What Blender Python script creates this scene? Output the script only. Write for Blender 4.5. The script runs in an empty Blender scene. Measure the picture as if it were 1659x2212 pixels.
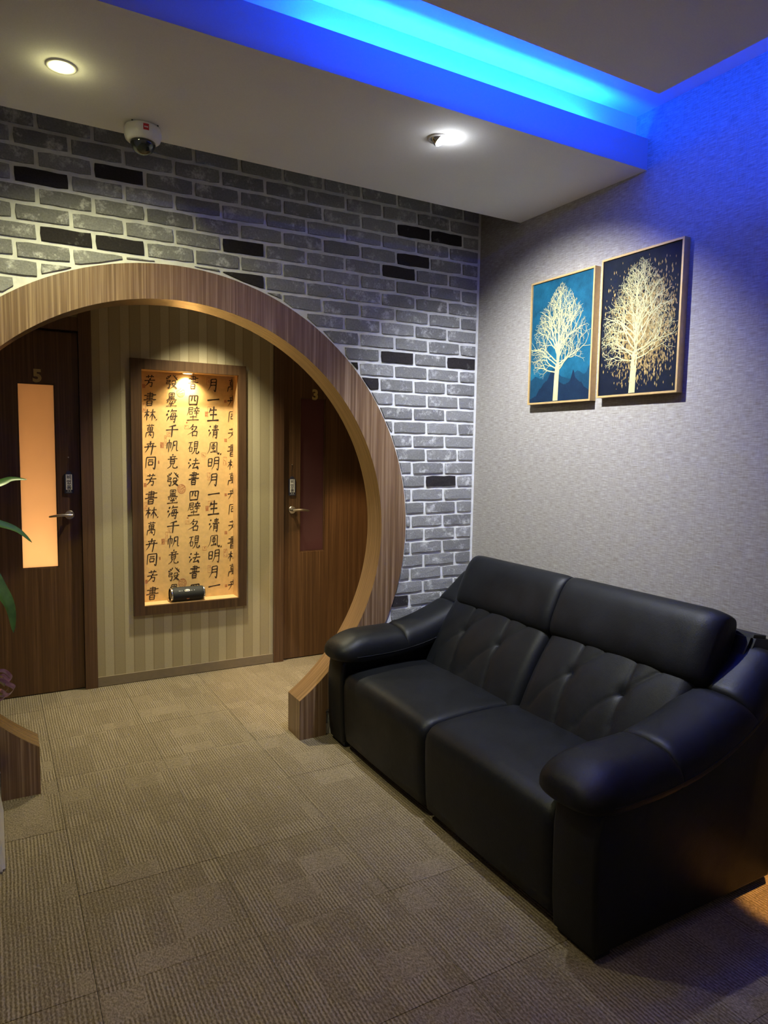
import bpy, bmesh, math, random
from mathutils import Vector, Matrix

S = bpy.context.scene
COL = S.collection
PI = math.pi
rnd = random.Random(7)

# ------------------------------------------------------------------ camera
IMG_W, IMG_H = 1659, 2212
F_PX = 1497.7
CAM = Vector((-0.3747, -3.2253, 1.5))
YAW, PITCH, ROLL = 0.51473, 0.08971, 0.016686
fw = Vector((math.sin(YAW) * math.cos(PITCH), math.cos(YAW) * math.cos(PITCH), -math.sin(PITCH)))
rt = Vector((math.cos(YAW), -math.sin(YAW), 0.0))
up = rt.cross(fw)
rt, up = rt * math.cos(ROLL) + up * math.sin(ROLL), up * math.cos(ROLL) - rt * math.sin(ROLL)
cd = bpy.data.cameras.new('camera')
cd.sensor_fit = 'HORIZONTAL'
cd.sensor_width = 36.0
cd.lens = F_PX / IMG_W * 36.0
cd.clip_start = 0.05
co = bpy.data.objects.new('camera', cd)
COL.objects.link(co)
co.matrix_world = Matrix(((rt.x, up.x, -fw.x, CAM.x), (rt.y, up.y, -fw.y, CAM.y), (rt.z, up.z, -fw.z, CAM.z), (0, 0, 0, 1)))
S.camera = co

# ------------------------------------------------------------------ world, exposure, lights
w = bpy.data.worlds.new('world')
S.world = w
w.use_nodes = True
w.node_tree.nodes['Background'].inputs[0].default_value = (0.02, 0.02, 0.022, 1)
w.node_tree.nodes['Background'].inputs[1].default_value = 0.2
vs = S.view_settings
vs.view_transform = 'Standard'
vs.look = 'None'
vs.gamma = 1.0
vs.use_curve_mapping = False
vs.exposure = 0.0

# key dimensions (metres)
R = 2.0413            # right wall
ZS = 2.6785           # underside of the soffit
YF, YB = -1.133, -0.335   # soffit front and back edges
ZU = 2.917            # upper ceiling
ZI = 2.69             # underside of the hung ceiling panel
D2 = 1.295            # corridor back wall
IX, IY = 1.588, -1.56     # corner of the hung ceiling panel
ACX, ACZ, R_OUT, R_IN = 0.365, 1.085, 1.212, 1.062
YLEFT, YBACK = -2.3, -5.4


def lamp(name, kind, loc, power, color, target=None, spot=60, blend=0.5, size=0.05, size_y=None, spread=None):
    l = bpy.data.lights.new(name, kind)
    l.energy = power
    l.color = color
    if kind == 'SPOT':
        l.spot_size = math.radians(spot)
        l.spot_blend = blend
        l.shadow_soft_size = size
    elif kind == 'POINT':
        l.shadow_soft_size = size
    elif kind == 'AREA':
        l.shape = 'RECTANGLE'
        l.size = size
        l.size_y = size_y or size
        if spread:
            l.spread = math.radians(spread)
    o = bpy.data.objects.new(name, l)
    COL.objects.link(o)
    o.location = loc
    if target is not None:
        d = (Vector(target) - Vector(loc)).normalized()
        o.rotation_euler = d.to_track_quat('-Z', 'Y').to_euler()
    return o


BLUE = (0.002, 0.050, 1.0)
# blue LED strips hidden in the ceiling coves
l = lamp('cove_strip_light', 'AREA', (1.15, -1.097, 2.745), 85.0, BLUE, (1.15, -1.097, 4), size=1.2, size_y=0.03)
l.rotation_euler = (PI, 0, 0)
# hung panel, edge facing the soffit (light thrown up and out over the panel's edge)
l = lamp('panel_front_strip_light', 'AREA', (1.10, IY - 0.10, 2.728), 12.0, BLUE, size=0.85, size_y=0.012)
l.rotation_euler = (math.radians(118), 0, 0)
# hung panel, edge facing the right wall
l = lamp('panel_side_strip_light', 'AREA', (IX - 0.10, -2.75, 2.80), 21.0, BLUE, size=0.03, size_y=2.3)
l.rotation_euler = (0, math.radians(-100), 0)

# ------------------------------------------------------------------ helpers
def new_mat(name):
    m = bpy.data.materials.new(name)
    m.use_nodes = True
    nt = m.node_tree
    return m, nt, nt.nodes['Principled BSDF']


def nd(nt, typ, **kw):
    n = nt.nodes.new(typ)
    for k, v in kw.items():
        if k in n.inputs:
            n.inputs[k].default_value = v
        else:
            setattr(n, k, v)
    return n


def ramp(nt, fac, stops):
    r = nt.nodes.new('ShaderNodeValToRGB')
    cr = r.color_ramp
    while len(cr.elements) < len(stops):
        cr.elements.new(0.5)
    for e, (p, c) in zip(cr.elements, stops):
        e.position = p
        e.color = (c[0], c[1], c[2], 1) if len(c) == 3 else c
    nt.links.new(fac, r.inputs[0])
    return r.outputs[0]


def mapped(nt, scale, coord='Position', loc=(0, 0, 0), rot=(0, 0, 0)):
    if coord == 'Position':
        g = nt.nodes.new('ShaderNodeNewGeometry').outputs['Position']
    else:
        g = nt.nodes.new('ShaderNodeTexCoord').outputs[coord]
    mp = nd(nt, 'ShaderNodeMapping')
    mp.inputs['Scale'].default_value = scale
    mp.inputs['Location'].default_value = loc
    mp.inputs['Rotation'].default_value = rot
    nt.links.new(g, mp.inputs[0])
    return mp.outputs[0]


def noise(nt, vec, scale=1.0, detail=3.0, rough=0.55):
    n = nd(nt, 'ShaderNodeTexNoise')
    n.inputs['Scale'].default_value = scale
    n.inputs['Detail'].default_value = detail
    n.inputs['Roughness'].default_value = rough
    if vec is not None:
        nt.links.new(vec, n.inputs['Vector'])
    return n.outputs['Fac']


def math_n(nt, op, a, b=None):
    n = nd(nt, 'ShaderNodeMath', operation=op)
    for i, v in enumerate((a, b)):
        if v is None:
            continue
        if isinstance(v, (int, float)):
            n.inputs[i].default_value = v
        else:
            nt.links.new(v, n.inputs[i])
    return n.outputs[0]


def mixc(nt, fac, a, b, blend='MIX'):
    n = nd(nt, 'ShaderNodeMix', data_type='RGBA', blend_type=blend)
    for i, v in ((0, fac), (6, a), (7, b)):
        if isinstance(v, (int, float)):
            n.inputs[i].default_value = v
        elif isinstance(v, tuple):
            n.inputs[i].default_value = (v[0], v[1], v[2], 1)
        else:
            nt.links.new(v, n.inputs[i])
    return n.outputs[2]


def bump(nt, bsdf, height, strength=0.3, dist=0.002):
    b = nd(nt, 'ShaderNodeBump')
    b.inputs['Strength'].default_value = strength
    b.inputs['Distance'].default_value = dist
    nt.links.new(height, b.inputs['Height'])
    nt.links.new(b.outputs[0], bsdf.inputs['Normal'])


def plain(name, color, rough=0.5, metal=0.0, spec=0.5, vary=0.12, vscale=14.0, coord='Object', bmp=0.0, bscale=300.0):
    m, nt, b = new_mat(name)
    v = mapped(nt, (1, 1, 1), coord)
    f = noise(nt, v, vscale, 3)
    lo = tuple(c * (1 - vary) for c in color)
    hi = tuple(min(1, c * (1 + vary)) for c in color)
    nt.links.new(ramp(nt, f, ((0.3, lo), (0.7, hi))), b.inputs['Base Color'])
    b.inputs['Roughness'].default_value = rough
    b.inputs['Metallic'].default_value = metal
    b.inputs['Specular IOR Level'].default_value = spec
    if bmp:
        bump(nt, b, noise(nt, v, bscale, 2), bmp, 0.001)
    return m


def emissive(name, color, strength):
    m, nt, b = new_mat(name)
    b.inputs['Base Color'].default_value = (0.8, 0.8, 0.8, 1)
    b.inputs['Emission Color'].default_value = (*color, 1)
    b.inputs['Emission Strength'].default_value = strength
    return m


def wood(name, base, light, scale, rough=0.45, axis_scale=(90, 90, 1.2), amount=(0.45, 0.72), spec=0.4):
    m, nt, b = new_mat(name)
    v = mapped(nt, axis_scale)
    f = noise(nt, v, scale, 4, 0.65)
    v2 = mapped(nt, tuple(s * 4.3 for s in axis_scale), loc=(3, 5, 1))
    f2 = noise(nt, v2, scale, 2, 0.5)
    dark = tuple(c * 0.72 for c in base)
    c1 = ramp(nt, f, ((0.3, dark), (amount[0], base), (amount[1], light)))
    c2 = ramp(nt, f2, ((0.35, (0.72, 0.72, 0.72)), (0.6, (1, 1, 1))))
    nt.links.new(mixc(nt, 0.8, c1, c2, 'MULTIPLY'), b.inputs['Base Color'])
    b.inputs['Roughness'].default_value = rough
    b.inputs['Specular IOR Level'].default_value = spec
    bump(nt, b, f, 0.08, 0.001)
    return m


def link(name, me, parent=None, loc=None):
    o = bpy.data.objects.new(name, me)
    COL.objects.link(o)
    if parent is not None:
        o.parent = parent
    if loc is not None:
        o.location = loc
    return o


def wloc(o):
    p = Vector((0, 0, 0))
    while o is not None:
        p += Vector(o.location)
        o = o.parent
    return p


def obj(name, vf, mat, parent=None, smooth=False, kind=None, origin=None, auto=None):
    """vf = (verts, faces) in world metres, or a bmesh; becomes one mesh object."""
    me = bpy.data.meshes.new(name)
    base = Vector(origin) if origin is not None else (wloc(parent) if parent is not None else Vector((0, 0, 0)))
    if isinstance(vf, bmesh.types.BMesh):
        vf.to_mesh(me)
        vf.free()
        me.transform(Matrix.Translation(-base))
    else:
        v, f = vf
        me.from_pydata([Vector(p) - base for p in v], [], f)
    if smooth:
        me.polygons.foreach_set('use_smooth', [True] * len(me.polygons))
    mats = mat if isinstance(mat, (list, tuple)) else [mat]
    for m in mats:
        me.materials.append(m)
    me.update()
    o = link(name, me, parent)
    if parent is None:
        o.location = base
    else:
        o.location = base - wloc(parent)
    if kind:
        o['kind'] = kind
    if auto is not None:
        me.set_sharp_from_angle(angle=math.radians(auto))
    return o


def thing(name, label, cat, loc, group=None):
    o = bpy.data.objects.new(name, None)
    o.empty_display_size = 0.1
    COL.objects.link(o)
    o.location = loc
    o['label'] = label
    o['category'] = cat
    if group:
        o['group'] = group
    return o


def box(x0, x1, y0, y1, z0, z1, bev=0.0, seg=2):
    bm = bmesh.new()
    bmesh.ops.create_cube(bm, size=1.0)
    for v in bm.verts:
        v.co = Vector(((x0 + x1) / 2 + v.co.x * (x1 - x0), (y0 + y1) / 2 + v.co.y * (y1 - y0), (z0 + z1) / 2 + v.co.z * (z1 - z0)))
    if bev:
        bmesh.ops.bevel(bm, geom=bm.edges[:], offset=bev, segments=seg, affect='EDGES', profile=0.5)
    return bm


def join(*bms):
    out = bmesh.new()
    for b in bms:
        me = bpy.data.meshes.new('tmp')
        b.to_mesh(me)
        b.free()
        out.from_mesh(me)
        bpy.data.meshes.remove(me)
    return out


def extrude_poly(pts, axis, a, b):
    """2-D polygon extruded along axis; pts are the other two coordinates in x,y,z order."""
    def P(p, t):
        q = list(p)
        q.insert('xyz'.index(axis), t)
        return Vector(q)
    n = len(pts)
    v = [P(p, a) for p in pts] + [P(p, b) for p in pts]
    f = [list(range(n))[::-1], list(range(n, 2 * n))]
    for i in range(n):
        j = (i + 1) % n
        f.append([i, j, n + j, n + i])
    bm = bmesh.new()
    bv = [bm.verts.new(p) for p in v]
    for q in f:
        bm.faces.new([bv[i] for i in q])
    bmesh.ops.recalc_face_normals(bm, faces=bm.faces[:])
    return bm


def frame_xz(x0, x1, z0, z1, hx0, hx1, hz0, hz1, y0, y1):
    """slab in the xz plane with a rectangular hole."""
    bm = bmesh.new()
    def ringv(y):
        o = [(x0, z0), (x1, z0), (x1, z1), (x0, z1)]
        i = [(hx0, hz0), (hx1, hz0), (hx1, hz1), (hx0, hz1)]
        return [bm.verts.new((a, y, c)) for a, c in o], [bm.verts.new((a, y, c)) for a, c in i]
    o0, i0 = ringv(y0)
    o1, i1 = ringv(y1)
    for k in range(4):
        j = (k + 1) % 4
        bm.faces.new((o0[k], o0[j], i0[j], i0[k]))
        bm.faces.new((o1[j], o1[k], i1[k], i1[j]))
        bm.faces.new((o0[j], o0[k], o1[k], o1[j]))
        bm.faces.new((i0[k], i0[j], i1[j], i1[k]))
    bmesh.ops.recalc_face_normals(bm, faces=bm.faces[:])
    return bm


def lathe(profile, center, axis=Vector((0, 0, 1)), n=32, cap=True):
    """profile: list of (radius, height along axis)."""
    axis = Vector(axis).normalized()
    t = axis.orthogonal().normalized()
    b = axis.cross(t)
    v, f = [], []
    for r, h in profile:
        for k in range(n):
            a = 2 * PI * k / n
            v.append(Vector(center) + axis * h + (t * math.cos(a) + b * math.sin(a)) * r)
    m = len(profile)
    for i in range(m - 1):
        for k in range(n):
            j = (k + 1) % n
            f.append((i * n + k, i * n + j, (i + 1) * n + j, (i + 1) * n + k))
    if cap:
        f.append(tuple(range(n))[::-1])
        f.append(tuple((m - 1) * n + k for k in range(n)))
    return v, f


def tube(pts, rad, n=8):
    pts = [Vector(p) for p in pts]
    v, f = [], []
    prev = None
    for i, p in enumerate(pts):
        d = (pts[min(i + 1, len(pts) - 1)] - pts[max(i - 1, 0)]).normalized()
        t = d.orthogonal().normalized() if prev is None else (prev - d * prev.dot(d)).normalized()
        prev = t
        b = d.cross(t)
        r = rad[i] if isinstance(rad, (list, tuple)) else rad
        for k in range(n):
            a = 2 * PI * k / n
            v.append(p + (t * math.cos(a) + b * math.sin(a)) * r)
    for i in range(len(pts) - 1):
        for k in range(n):
            j = (k + 1) % n
            f.append((i * n + k, i * n + j, (i + 1) * n + j, (i + 1) * n + k))
    f.append(tuple(range(n))[::-1])
    f.append(tuple((len(pts) - 1) * n + k for k in range(n)))
    return v, f


def merge(*vfs):
    V, Fc = [], []
    for v, f in vfs:
        o = len(V)
        V += list(v)
        Fc += [tuple(i + o for i in q) for q in f]
    return V, Fc


def lerp_path(pts, t):
    """piecewise-linear with smoothing (Catmull-Rom) through pts, t in 0..1"""
    n = len(pts) - 1
    x = t * n
    i = min(int(x), n - 1)
    u = x - i
    p0, p1, p2, p3 = pts[max(i - 1, 0)], pts[i], pts[i + 1], pts[min(i + 2, n)]
    return [0.5 * (2 * b + (c - a) * u + (2 * a - 5 * b + 4 * c - d) * u * u + (-a + 3 * b - 3 * c + d) * u ** 3) for a, b, c, d in zip(p0, p1, p2, p3)]


_text_cache = {}


def text_geo(s, size, offset=0.0, shear=0.0):
    """flat glyph outline of s, centred on its own box: list of 2-D verts and faces."""
    key = (s, size, offset, shear)
    if key in _text_cache:
        return _text_cache[key]
    c = bpy.data.curves.new('glyph', 'FONT')
    c.body = s
    c.size = size
    c.offset = offset
    c.shear = shear
    c.resolution_u = 3
    c.fill_mode = 'FRONT'
    o = bpy.data.objects.new('glyph', c)
    COL.objects.link(o)
    dg = bpy.context.evaluated_depsgraph_get()
    dg.update()
    me = bpy.data.meshes.new_from_object(o.evaluated_get(dg))
    vv = [(v.co.x, v.co.y) for v in me.vertices]
    ff = [tuple(p.vertices) for p in me.polygons]
    bpy.data.objects.remove(o)
    bpy.data.curves.remove(c)
    bpy.data.meshes.remove(me)
    if vv:
        cx = (min(p[0] for p in vv) + max(p[0] for p in vv)) / 2
        cy = (min(p[1] for p in vv) + max(p[1] for p in vv)) / 2
        vv = [(x - cx, y - cy) for x, y in vv]
    _text_cache[key] = (vv, ff)
    return vv, ff


# ------------------------------------------------------------------ materials
def wallpaper_ceiling(name, base):
    m, nt, b = new_mat(name)
    v = mapped(nt, (1, 1, 1))
    f = noise(nt, v, 220, 3, 0.7)
    f2 = noise(nt, v, 2.0, 2)
    c = ramp(nt, f, ((0.3, tuple(x * 0.93 for x in base)), (0.7, base)))
    c2 = ramp(nt, f2, ((0.3, (0.95, 0.95, 0.95)), (0.7, (1, 1, 1))))
    nt.links.new(mixc(nt, 1.0, c, c2, 'MULTIPLY'), b.inputs['Base Color'])
    b.inputs['Roughness'].default_value = 0.85
    b.inputs['Specular IOR Level'].default_value = 0.2
    bump(nt, b, f, 0.25, 0.001)
    return m


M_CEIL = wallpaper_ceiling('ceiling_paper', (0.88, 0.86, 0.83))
M_LIP = wallpaper_ceiling('lip_paint', (0.42, 0.42, 0.44))  # lip colour darkened to stand for less white light reaching it
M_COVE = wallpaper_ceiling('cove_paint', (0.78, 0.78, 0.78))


def woven_wall():
    m, nt, b = new_mat('woven_wallpaper')
    v = mapped(nt, (1, 24, 320))
    f = noise(nt, v, 1.0, 2.5, 0.6)
    v2 = mapped(nt, (1, 160, 40), loc=(0, 3, 7))
    f2 = noise(nt, v2, 1.0, 2, 0.6)
    s = math_n(nt, 'ADD', math_n(nt, 'MULTIPLY', f, 0.74), math_n(nt, 'MULTIPLY', f2, 0.26))
    c = ramp(nt, s, ((0.36, (0.25, 0.222, 0.19)), (0.5, (0.325, 0.30, 0.27)), (0.64, (0.42, 0.395, 0.36))))
    nt.links.new(c, b.inputs['Base Color'])
    b.inputs['Roughness'].default_value = 0.7
    b.inputs['Specular IOR Level'].default_value = 0.3
    bump(nt, b, s, 0.15, 0.0012)
    return m


M_WOVEN = woven_wall()


def striped_wall():
    m, nt, b = new_mat('striped_wallpaper')
    g = nt.nodes.new('ShaderNodeNewGeometry').outputs['Position']
    sx = nd(nt, 'ShaderNodeSeparateXYZ')
    nt.links.new(g, sx.inputs[0])
    # stripe pair repeats every 0.119 m
    ph = math_n(nt, 'FRACT', math_n(nt, 'DIVIDE', math_n(nt, 'ADD', sx.outputs[0], 0.037), 0.119))
    c = ramp(nt, ph, ((0.0, (0.30, 0.245, 0.14)), (0.03, (0.30, 0.245, 0.14)), (0.04, (0.45, 0.385, 0.25)), (0.46, (0.45, 0.385, 0.25)),
                      (0.47, (0.28, 0.225, 0.125)), (0.51, (0.28, 0.225, 0.125)), (0.52, (0.36, 0.30, 0.18)), (1.0, (0.36, 0.30, 0.18))))
    v = mapped(nt, (60, 60, 60))
    f = noise(nt, v, 3.0, 3, 0.7)
    c2 = ramp(nt, f, ((0.3, (0.86, 0.86, 0.86)), (0.7, (1, 1, 1))))
    nt.links.new(mixc(nt, 1.0, c, c2, 'MULTIPLY'), b.inputs['Base Color'])
    b.inputs['Roughness'].default_value = 0.65
    return m


M_STRIPE = striped_wall()
M_MORTAR = plain('brick_mortar', (0.74, 0.745, 0.735), 0.9, vary=0.1, vscale=25, bmp=0.5, bscale=180, spec=0.2)


def brick_mat(name, base, patch, thresh):
    m, nt, b = new_mat(name)
    oi = nt.nodes.new('ShaderNodeObjectInfo')
    g = nt.nodes.new('ShaderNodeNewGeometry').outputs['Position']
    f = noise(nt, g, 9.5, 5, 0.72)
    f2 = noise(nt, g, 120, 3, 0.7)
    f3 = noise(nt, g, 30, 4, 0.75)
    tint = ramp(nt, oi.outputs['Random'], ((0.0, tuple(c * 0.78 for c in base)), (0.5, base), (1.0, tuple(c * 1.2 for c in base))))
    fine = ramp(nt, f2, ((0.3, (0.75, 0.75, 0.75)), (0.65, (1.08, 1.08, 1.08))))
    c = mixc(nt, 1.0, tint, fine, 'MULTIPLY')
    msk = math_n(nt, 'MULTIPLY', ramp(nt, f, ((thresh, (0, 0, 0)), (thresh + 0.10, (1, 1, 1)))), ramp(nt, f3, ((0.42, (0.06, 0.06, 0.06)), (0.60, (1, 1, 1)))))
    nt.links.new(mixc(nt, msk, c, patch), b.inputs['Base Color'])
    b.inputs['Roughness'].default_value = 0.9
    b.inputs['Specular IOR Level'].default_value = 0.2
    h = math_n(nt, 'ADD', math_n(nt, 'MULTIPLY', f2, 0.5), f3)
    bump(nt, b, h, 0.6, 0.004)
    return m


M_BRICK = brick_mat('grey_brick', (0.26, 0.26, 0.265), (0.58, 0.58, 0.59), 0.515)
M_BRICK_D = brick_mat('charcoal_brick', (0.030, 0.026, 0.029), (0.12, 0.12, 0.12), 0.60)

M_RING = wood('arch_veneer', (0.185, 0.105, 0.056), (0.37, 0.25, 0.155), 1.0, 0.42, (75, 8, 0.9), (0.48, 0.68))
M_RING_IN = wood('arch_inner_veneer', (0.19, 0.107, 0.048), (0.26, 0.155, 0.076), 1.0, 0.24, (1.5, 130, 1.5), (0.5, 0.7), 0.6)
M_DOOR = wood('dark_door_veneer', (0.10, 0.048, 0.020), (0.17, 0.088, 0.040), 1.0, 0.38, (85, 8, 1.0), (0.5, 0.72))
M_TRIM = wood('dark_trim_veneer', (0.10, 0.05, 0.025), (0.14, 0.075, 0.04), 1.0, 0.4, (85, 8, 1.2))
M_NFRAME = wood('niche_frame_veneer', (0.075, 0.038, 0.018), (0.105, 0.058, 0.029), 1.0, 0.42, (60, 60, 1.2))
M_BASEB = plain('baseboard_vinyl', (0.20, 0.155, 0.105), 0.5, vary=0.08, vscale=30)
M_REVEAL = plain('niche_reveal_wood', (0.62, 0.40, 0.19), 0.45, vary=0.1, vscale=40)
M_PAPER = plain('parchment_wallpaper', (0.66, 0.42, 0.17), 0.7, vary=0.10, vscale=30, bmp=0.1)
M_INK = plain('black_ink', (0.020, 0.010, 0.007), 0.6, vary=0.3)
M_SEAL = plain('red_seal_ink', (0.40, 0.13, 0.05), 0.7, vary=0.3, vscale=200)
M_GOLDNUM = plain('brass_number', (0.48, 0.36, 0.13), 0.45, metal=0.3)
M_STEEL = plain('brushed_steel', (0.55, 0.50, 0.42), 0.32, metal=1.0, vary=0.06)
M_CHROME = plain('chrome', (0.75, 0.75, 0.75), 0.12, metal=1.0, vary=0.03)
M_BLACKP = plain('black_plastic', (0.012, 0.012, 0.016), 0.4, vary=0.2)
M_NAVY = plain('navy_plastic', (0.018, 0.02, 0.045), 0.35, vary=0.2)
M_WHITEP = plain('white_plastic', (0.72, 0.70, 0.66), 0.3, vary=0.05)
M_LABELP = plain('white_label', (0.70, 0.68, 0.64), 0.6, vary=0.05)
M_RED = plain('red_sticker', (0.45, 0.012, 0.02), 0.5, vary=0.1)
M_GREYMARK = plain('grey_print', (0.35, 0.35, 0.36), 0.6, vary=0.1)
M_GOLD = plain('gold_frame', (0.62, 0.42, 0.17), 0.42, metal=0.35, vary=0.08, vscale=60)
M_POT = plain('white_ceramic', (0.68, 0.66, 0.62), 0.35, vary=0.05)
M_SOIL = plain('potting_soil', (0.035, 0.022, 0.014), 0.95, vary=0.4, vscale=60)


def leather():
    m, nt, b = new_mat('black_leather')
    v = mapped(nt, (1, 1, 1), 'Object')
    vo = nd(nt, 'ShaderNodeTexVoronoi', feature='F1')
    vo.inputs['Scale'].default_value = 260
    nt.links.new(v, vo.inputs['Vector'])
    f = noise(nt, v, 6, 3)
    nt.links.new(ramp(nt, f, ((0.3, (0.0040, 0.0046, 0.0062)), (0.7, (0.0058, 0.0066, 0.0088)))), b.inputs['Base Color'])
    nt.links.new(ramp(nt, f, ((0.3, (0.44, 0.44, 0.44)), (0.7, (0.54, 0.54, 0.54)))), b.inputs['Roughness'])
    b.inputs['Specular IOR Level'].default_value = 0.27
    f3 = noise(nt, v, 14, 4, 0.6)
    h = math_n(nt, 'ADD', math_n(nt, 'MULTIPLY', vo.outputs['Distance'], 0.22), math_n(nt, 'MULTIPLY', f3, 1.2))
    bump(nt, b, h, 0.22, 0.004)
    return m


M_LEATHER = leather()


def carpet():
    m, nt, b = new_mat('carpet_tile_loop_pile')
    g = nt.nodes.new('ShaderNodeNewGeometry').outputs['Position']
    oi = nt.nodes.new('ShaderNodeObjectInfo')
    sx = nd(nt, 'ShaderNodeSeparateXYZ')
    nt.links.new(g, sx.inputs[0])
    # woven blocks: cells of about 0.12 x 0.16 m, each with its own tone and weave
    def cell(wx, wy, ox, oy):
        a = math_n(nt, 'FLOOR', math_n(nt, 'DIVIDE', math_n(nt, 'ADD', sx.outputs[0], ox), wx))
        c = math_n(nt, 'FLOOR', math_n(nt, 'DIVIDE', math_n(nt, 'ADD', sx.outputs[1], oy), wy))
        cb = nd(nt, 'ShaderNodeCombineXYZ')
        nt.links.new(a, cb.inputs[0])
        nt.links.new(c, cb.inputs[1])
        nt.links.new(oi.outputs['Random'], cb.inputs[2])
        wn = nd(nt, 'ShaderNodeTexWhiteNoise', noise_dimensions='3D')
        nt.links.new(cb.outputs[0], wn.inputs[0])
        return wn.outputs['Value']
    r1 = cell(0.155, 0.1163, 3.0, 3.294)
    r2 = cell(0.0775, 0.2325, 3.1, 3.294)
    # ribs running away from the viewer (along y), about 13 mm apart
    wob = noise(nt, mapped(nt, (9, 3, 1)), 1.0, 2, 0.5)
    ph = math_n(nt, 'ADD', math_n(nt, 'MULTIPLY', sx.outputs[0], 2 * PI / 0.0118), math_n(nt, 'MULTIPLY', wob, 7.0))
    ribs = math_n(nt, 'ADD', 0.5, math_n(nt, 'MULTIPLY', math_n(nt, 'SINE', ph), 0.26))
    ribs2 = noise(nt, mapped(nt, (75, 5, 1), loc=(2, 4, 0)), 1.0, 2, 0.5)
    # cross-woven patches
    patch = noise(nt, mapped(nt, (70, 230, 1), rot=(0, 0, 0.35)), 1.0, 2, 0.5)
    pile = noise(nt, mapped(nt, (210, 105, 1), rot=(0, 0, 0.45)), 1.0, 1.5, 0.5)
    isp = ramp(nt, r1, ((0.85, (0, 0, 0)), (0.86, (1, 1, 1))))
    rib = math_n(nt, 'ADD', math_n(nt, 'MULTIPLY', ribs, 0.75), math_n(nt, 'MULTIPLY', ribs2, 0.25))
    amp = ramp(nt, r2, ((0.0, (0.45, 0.45, 0.45)), (1.0, (1.0, 1.0, 1.0))))
    ribc = math_n(nt, 'ADD', 0.5, math_n(nt, 'MULTIPLY', math_n(nt, 'SUBTRACT', rib, 0.5), amp))
    pc = math_n(nt, 'ADD', 0.54, math_n(nt, 'MULTIPLY', math_n(nt, 'SUBTRACT', patch, 0.5), 0.30))
    mixv = nd(nt, 'ShaderNodeMix', data_type='FLOAT')
    nt.links.new(isp, mixv.inputs[0])
    nt.links.new(ribc, mixv.inputs[2])
    nt.links.new(pc, mixv.inputs[3])
    val = math_n(nt, 'ADD', mixv.outputs[0], math_n(nt, 'MULTIPLY', math_n(nt, 'SUBTRACT', pile, 0.5), 0.85))
    val = math_n(nt, 'ADD', val, math_n(nt, 'MULTIPLY', math_n(nt, 'SUBTRACT', r2, 0.5), 0.07))
    c = ramp(nt, val, ((0.28, (0.086, 0.063, 0.034)), (0.5, (0.170, 0.133, 0.084)), (0.72, (0.285, 0.233, 0.165))))
    nt.links.new(c, b.inputs['Base Color'])
    b.inputs['Roughness'].default_value = 0.95
    b.inputs['Specular IOR Level'].default_value = 0.1
    b.inputs['Sheen Weight'].default_value = 0.15
    bump(nt, b, val, 0.6, 0.004)
    return m


M_CARPET = carpet()
M_SUB = plain('subfloor', (0.05, 0.04, 0.03), 0.95)


def frosted(name, color):
    m, nt, b = new_mat(name)
    out = nt.nodes['Material Output']
    tr = nd(nt, 'ShaderNodeBsdfTranslucent')
    v = mapped(nt, (1, 1, 1))
    f = noise(nt, v, 3, 2)
    nt.links.new(ramp(nt, f, ((0.3, tuple(c * 0.94 for c in color)), (0.7, color))), tr.inputs['Color'])
    mx = nd(nt, 'ShaderNodeMixShader')
    mx.inputs[0].default_value = 0.12
    b.inputs['Base Color'].default_value = (*[c * 0.5 for c in color], 1)
    b.inputs['Roughness'].default_value = 0.25
    nt.links.new(tr.outputs[0], mx.inputs[1])
    nt.links.new(b.outputs[0], mx.inputs[2])
    nt.links.new(mx.outputs[0], out.inputs[0])
    return m


M_PANE5 = frosted('frosted_film_amber', (0.85, 0.72, 0.55))
M_PANE3 = frosted('frosted_film_rose', (0.50, 0.33, 0.31))

# ------------------------------------------------------------------ floor with carpet tiles
floor = obj('floor', box(YLEFT, R + 0.1, YBACK, 2.4, -0.05, -0.006), M_SUB, kind='structure')
T = 0.465
me_tile = None
x = 0.30 - 6 * T
tiles = []
while x < R - 0.02:
    y = -1.294 - 5 * T
    while y < D2 - 0.02:
        x1, y1 = min(x + T, R), min(y + T, D2 + 0.03)
        full = (x1 - x > T - 1e-6) and (y1 - y > T - 1e-6)
        if full and me_tile is not None:
            o = link('carpet_tile', me_tile, floor, (x, y, 0))
        else:
            bm = box(x + 0.0008, x1 - 0.0008, y + 0.0008, y1 - 0.0008, -0.006, 0.0)
            o = obj('carpet_tile', bm, M_CARPET, floor, origin=(x, y, 0))
            if full:
                me_tile = o.data
        o.location.z = -rnd.random() * 0.0008
        y += T
    x += T

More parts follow.
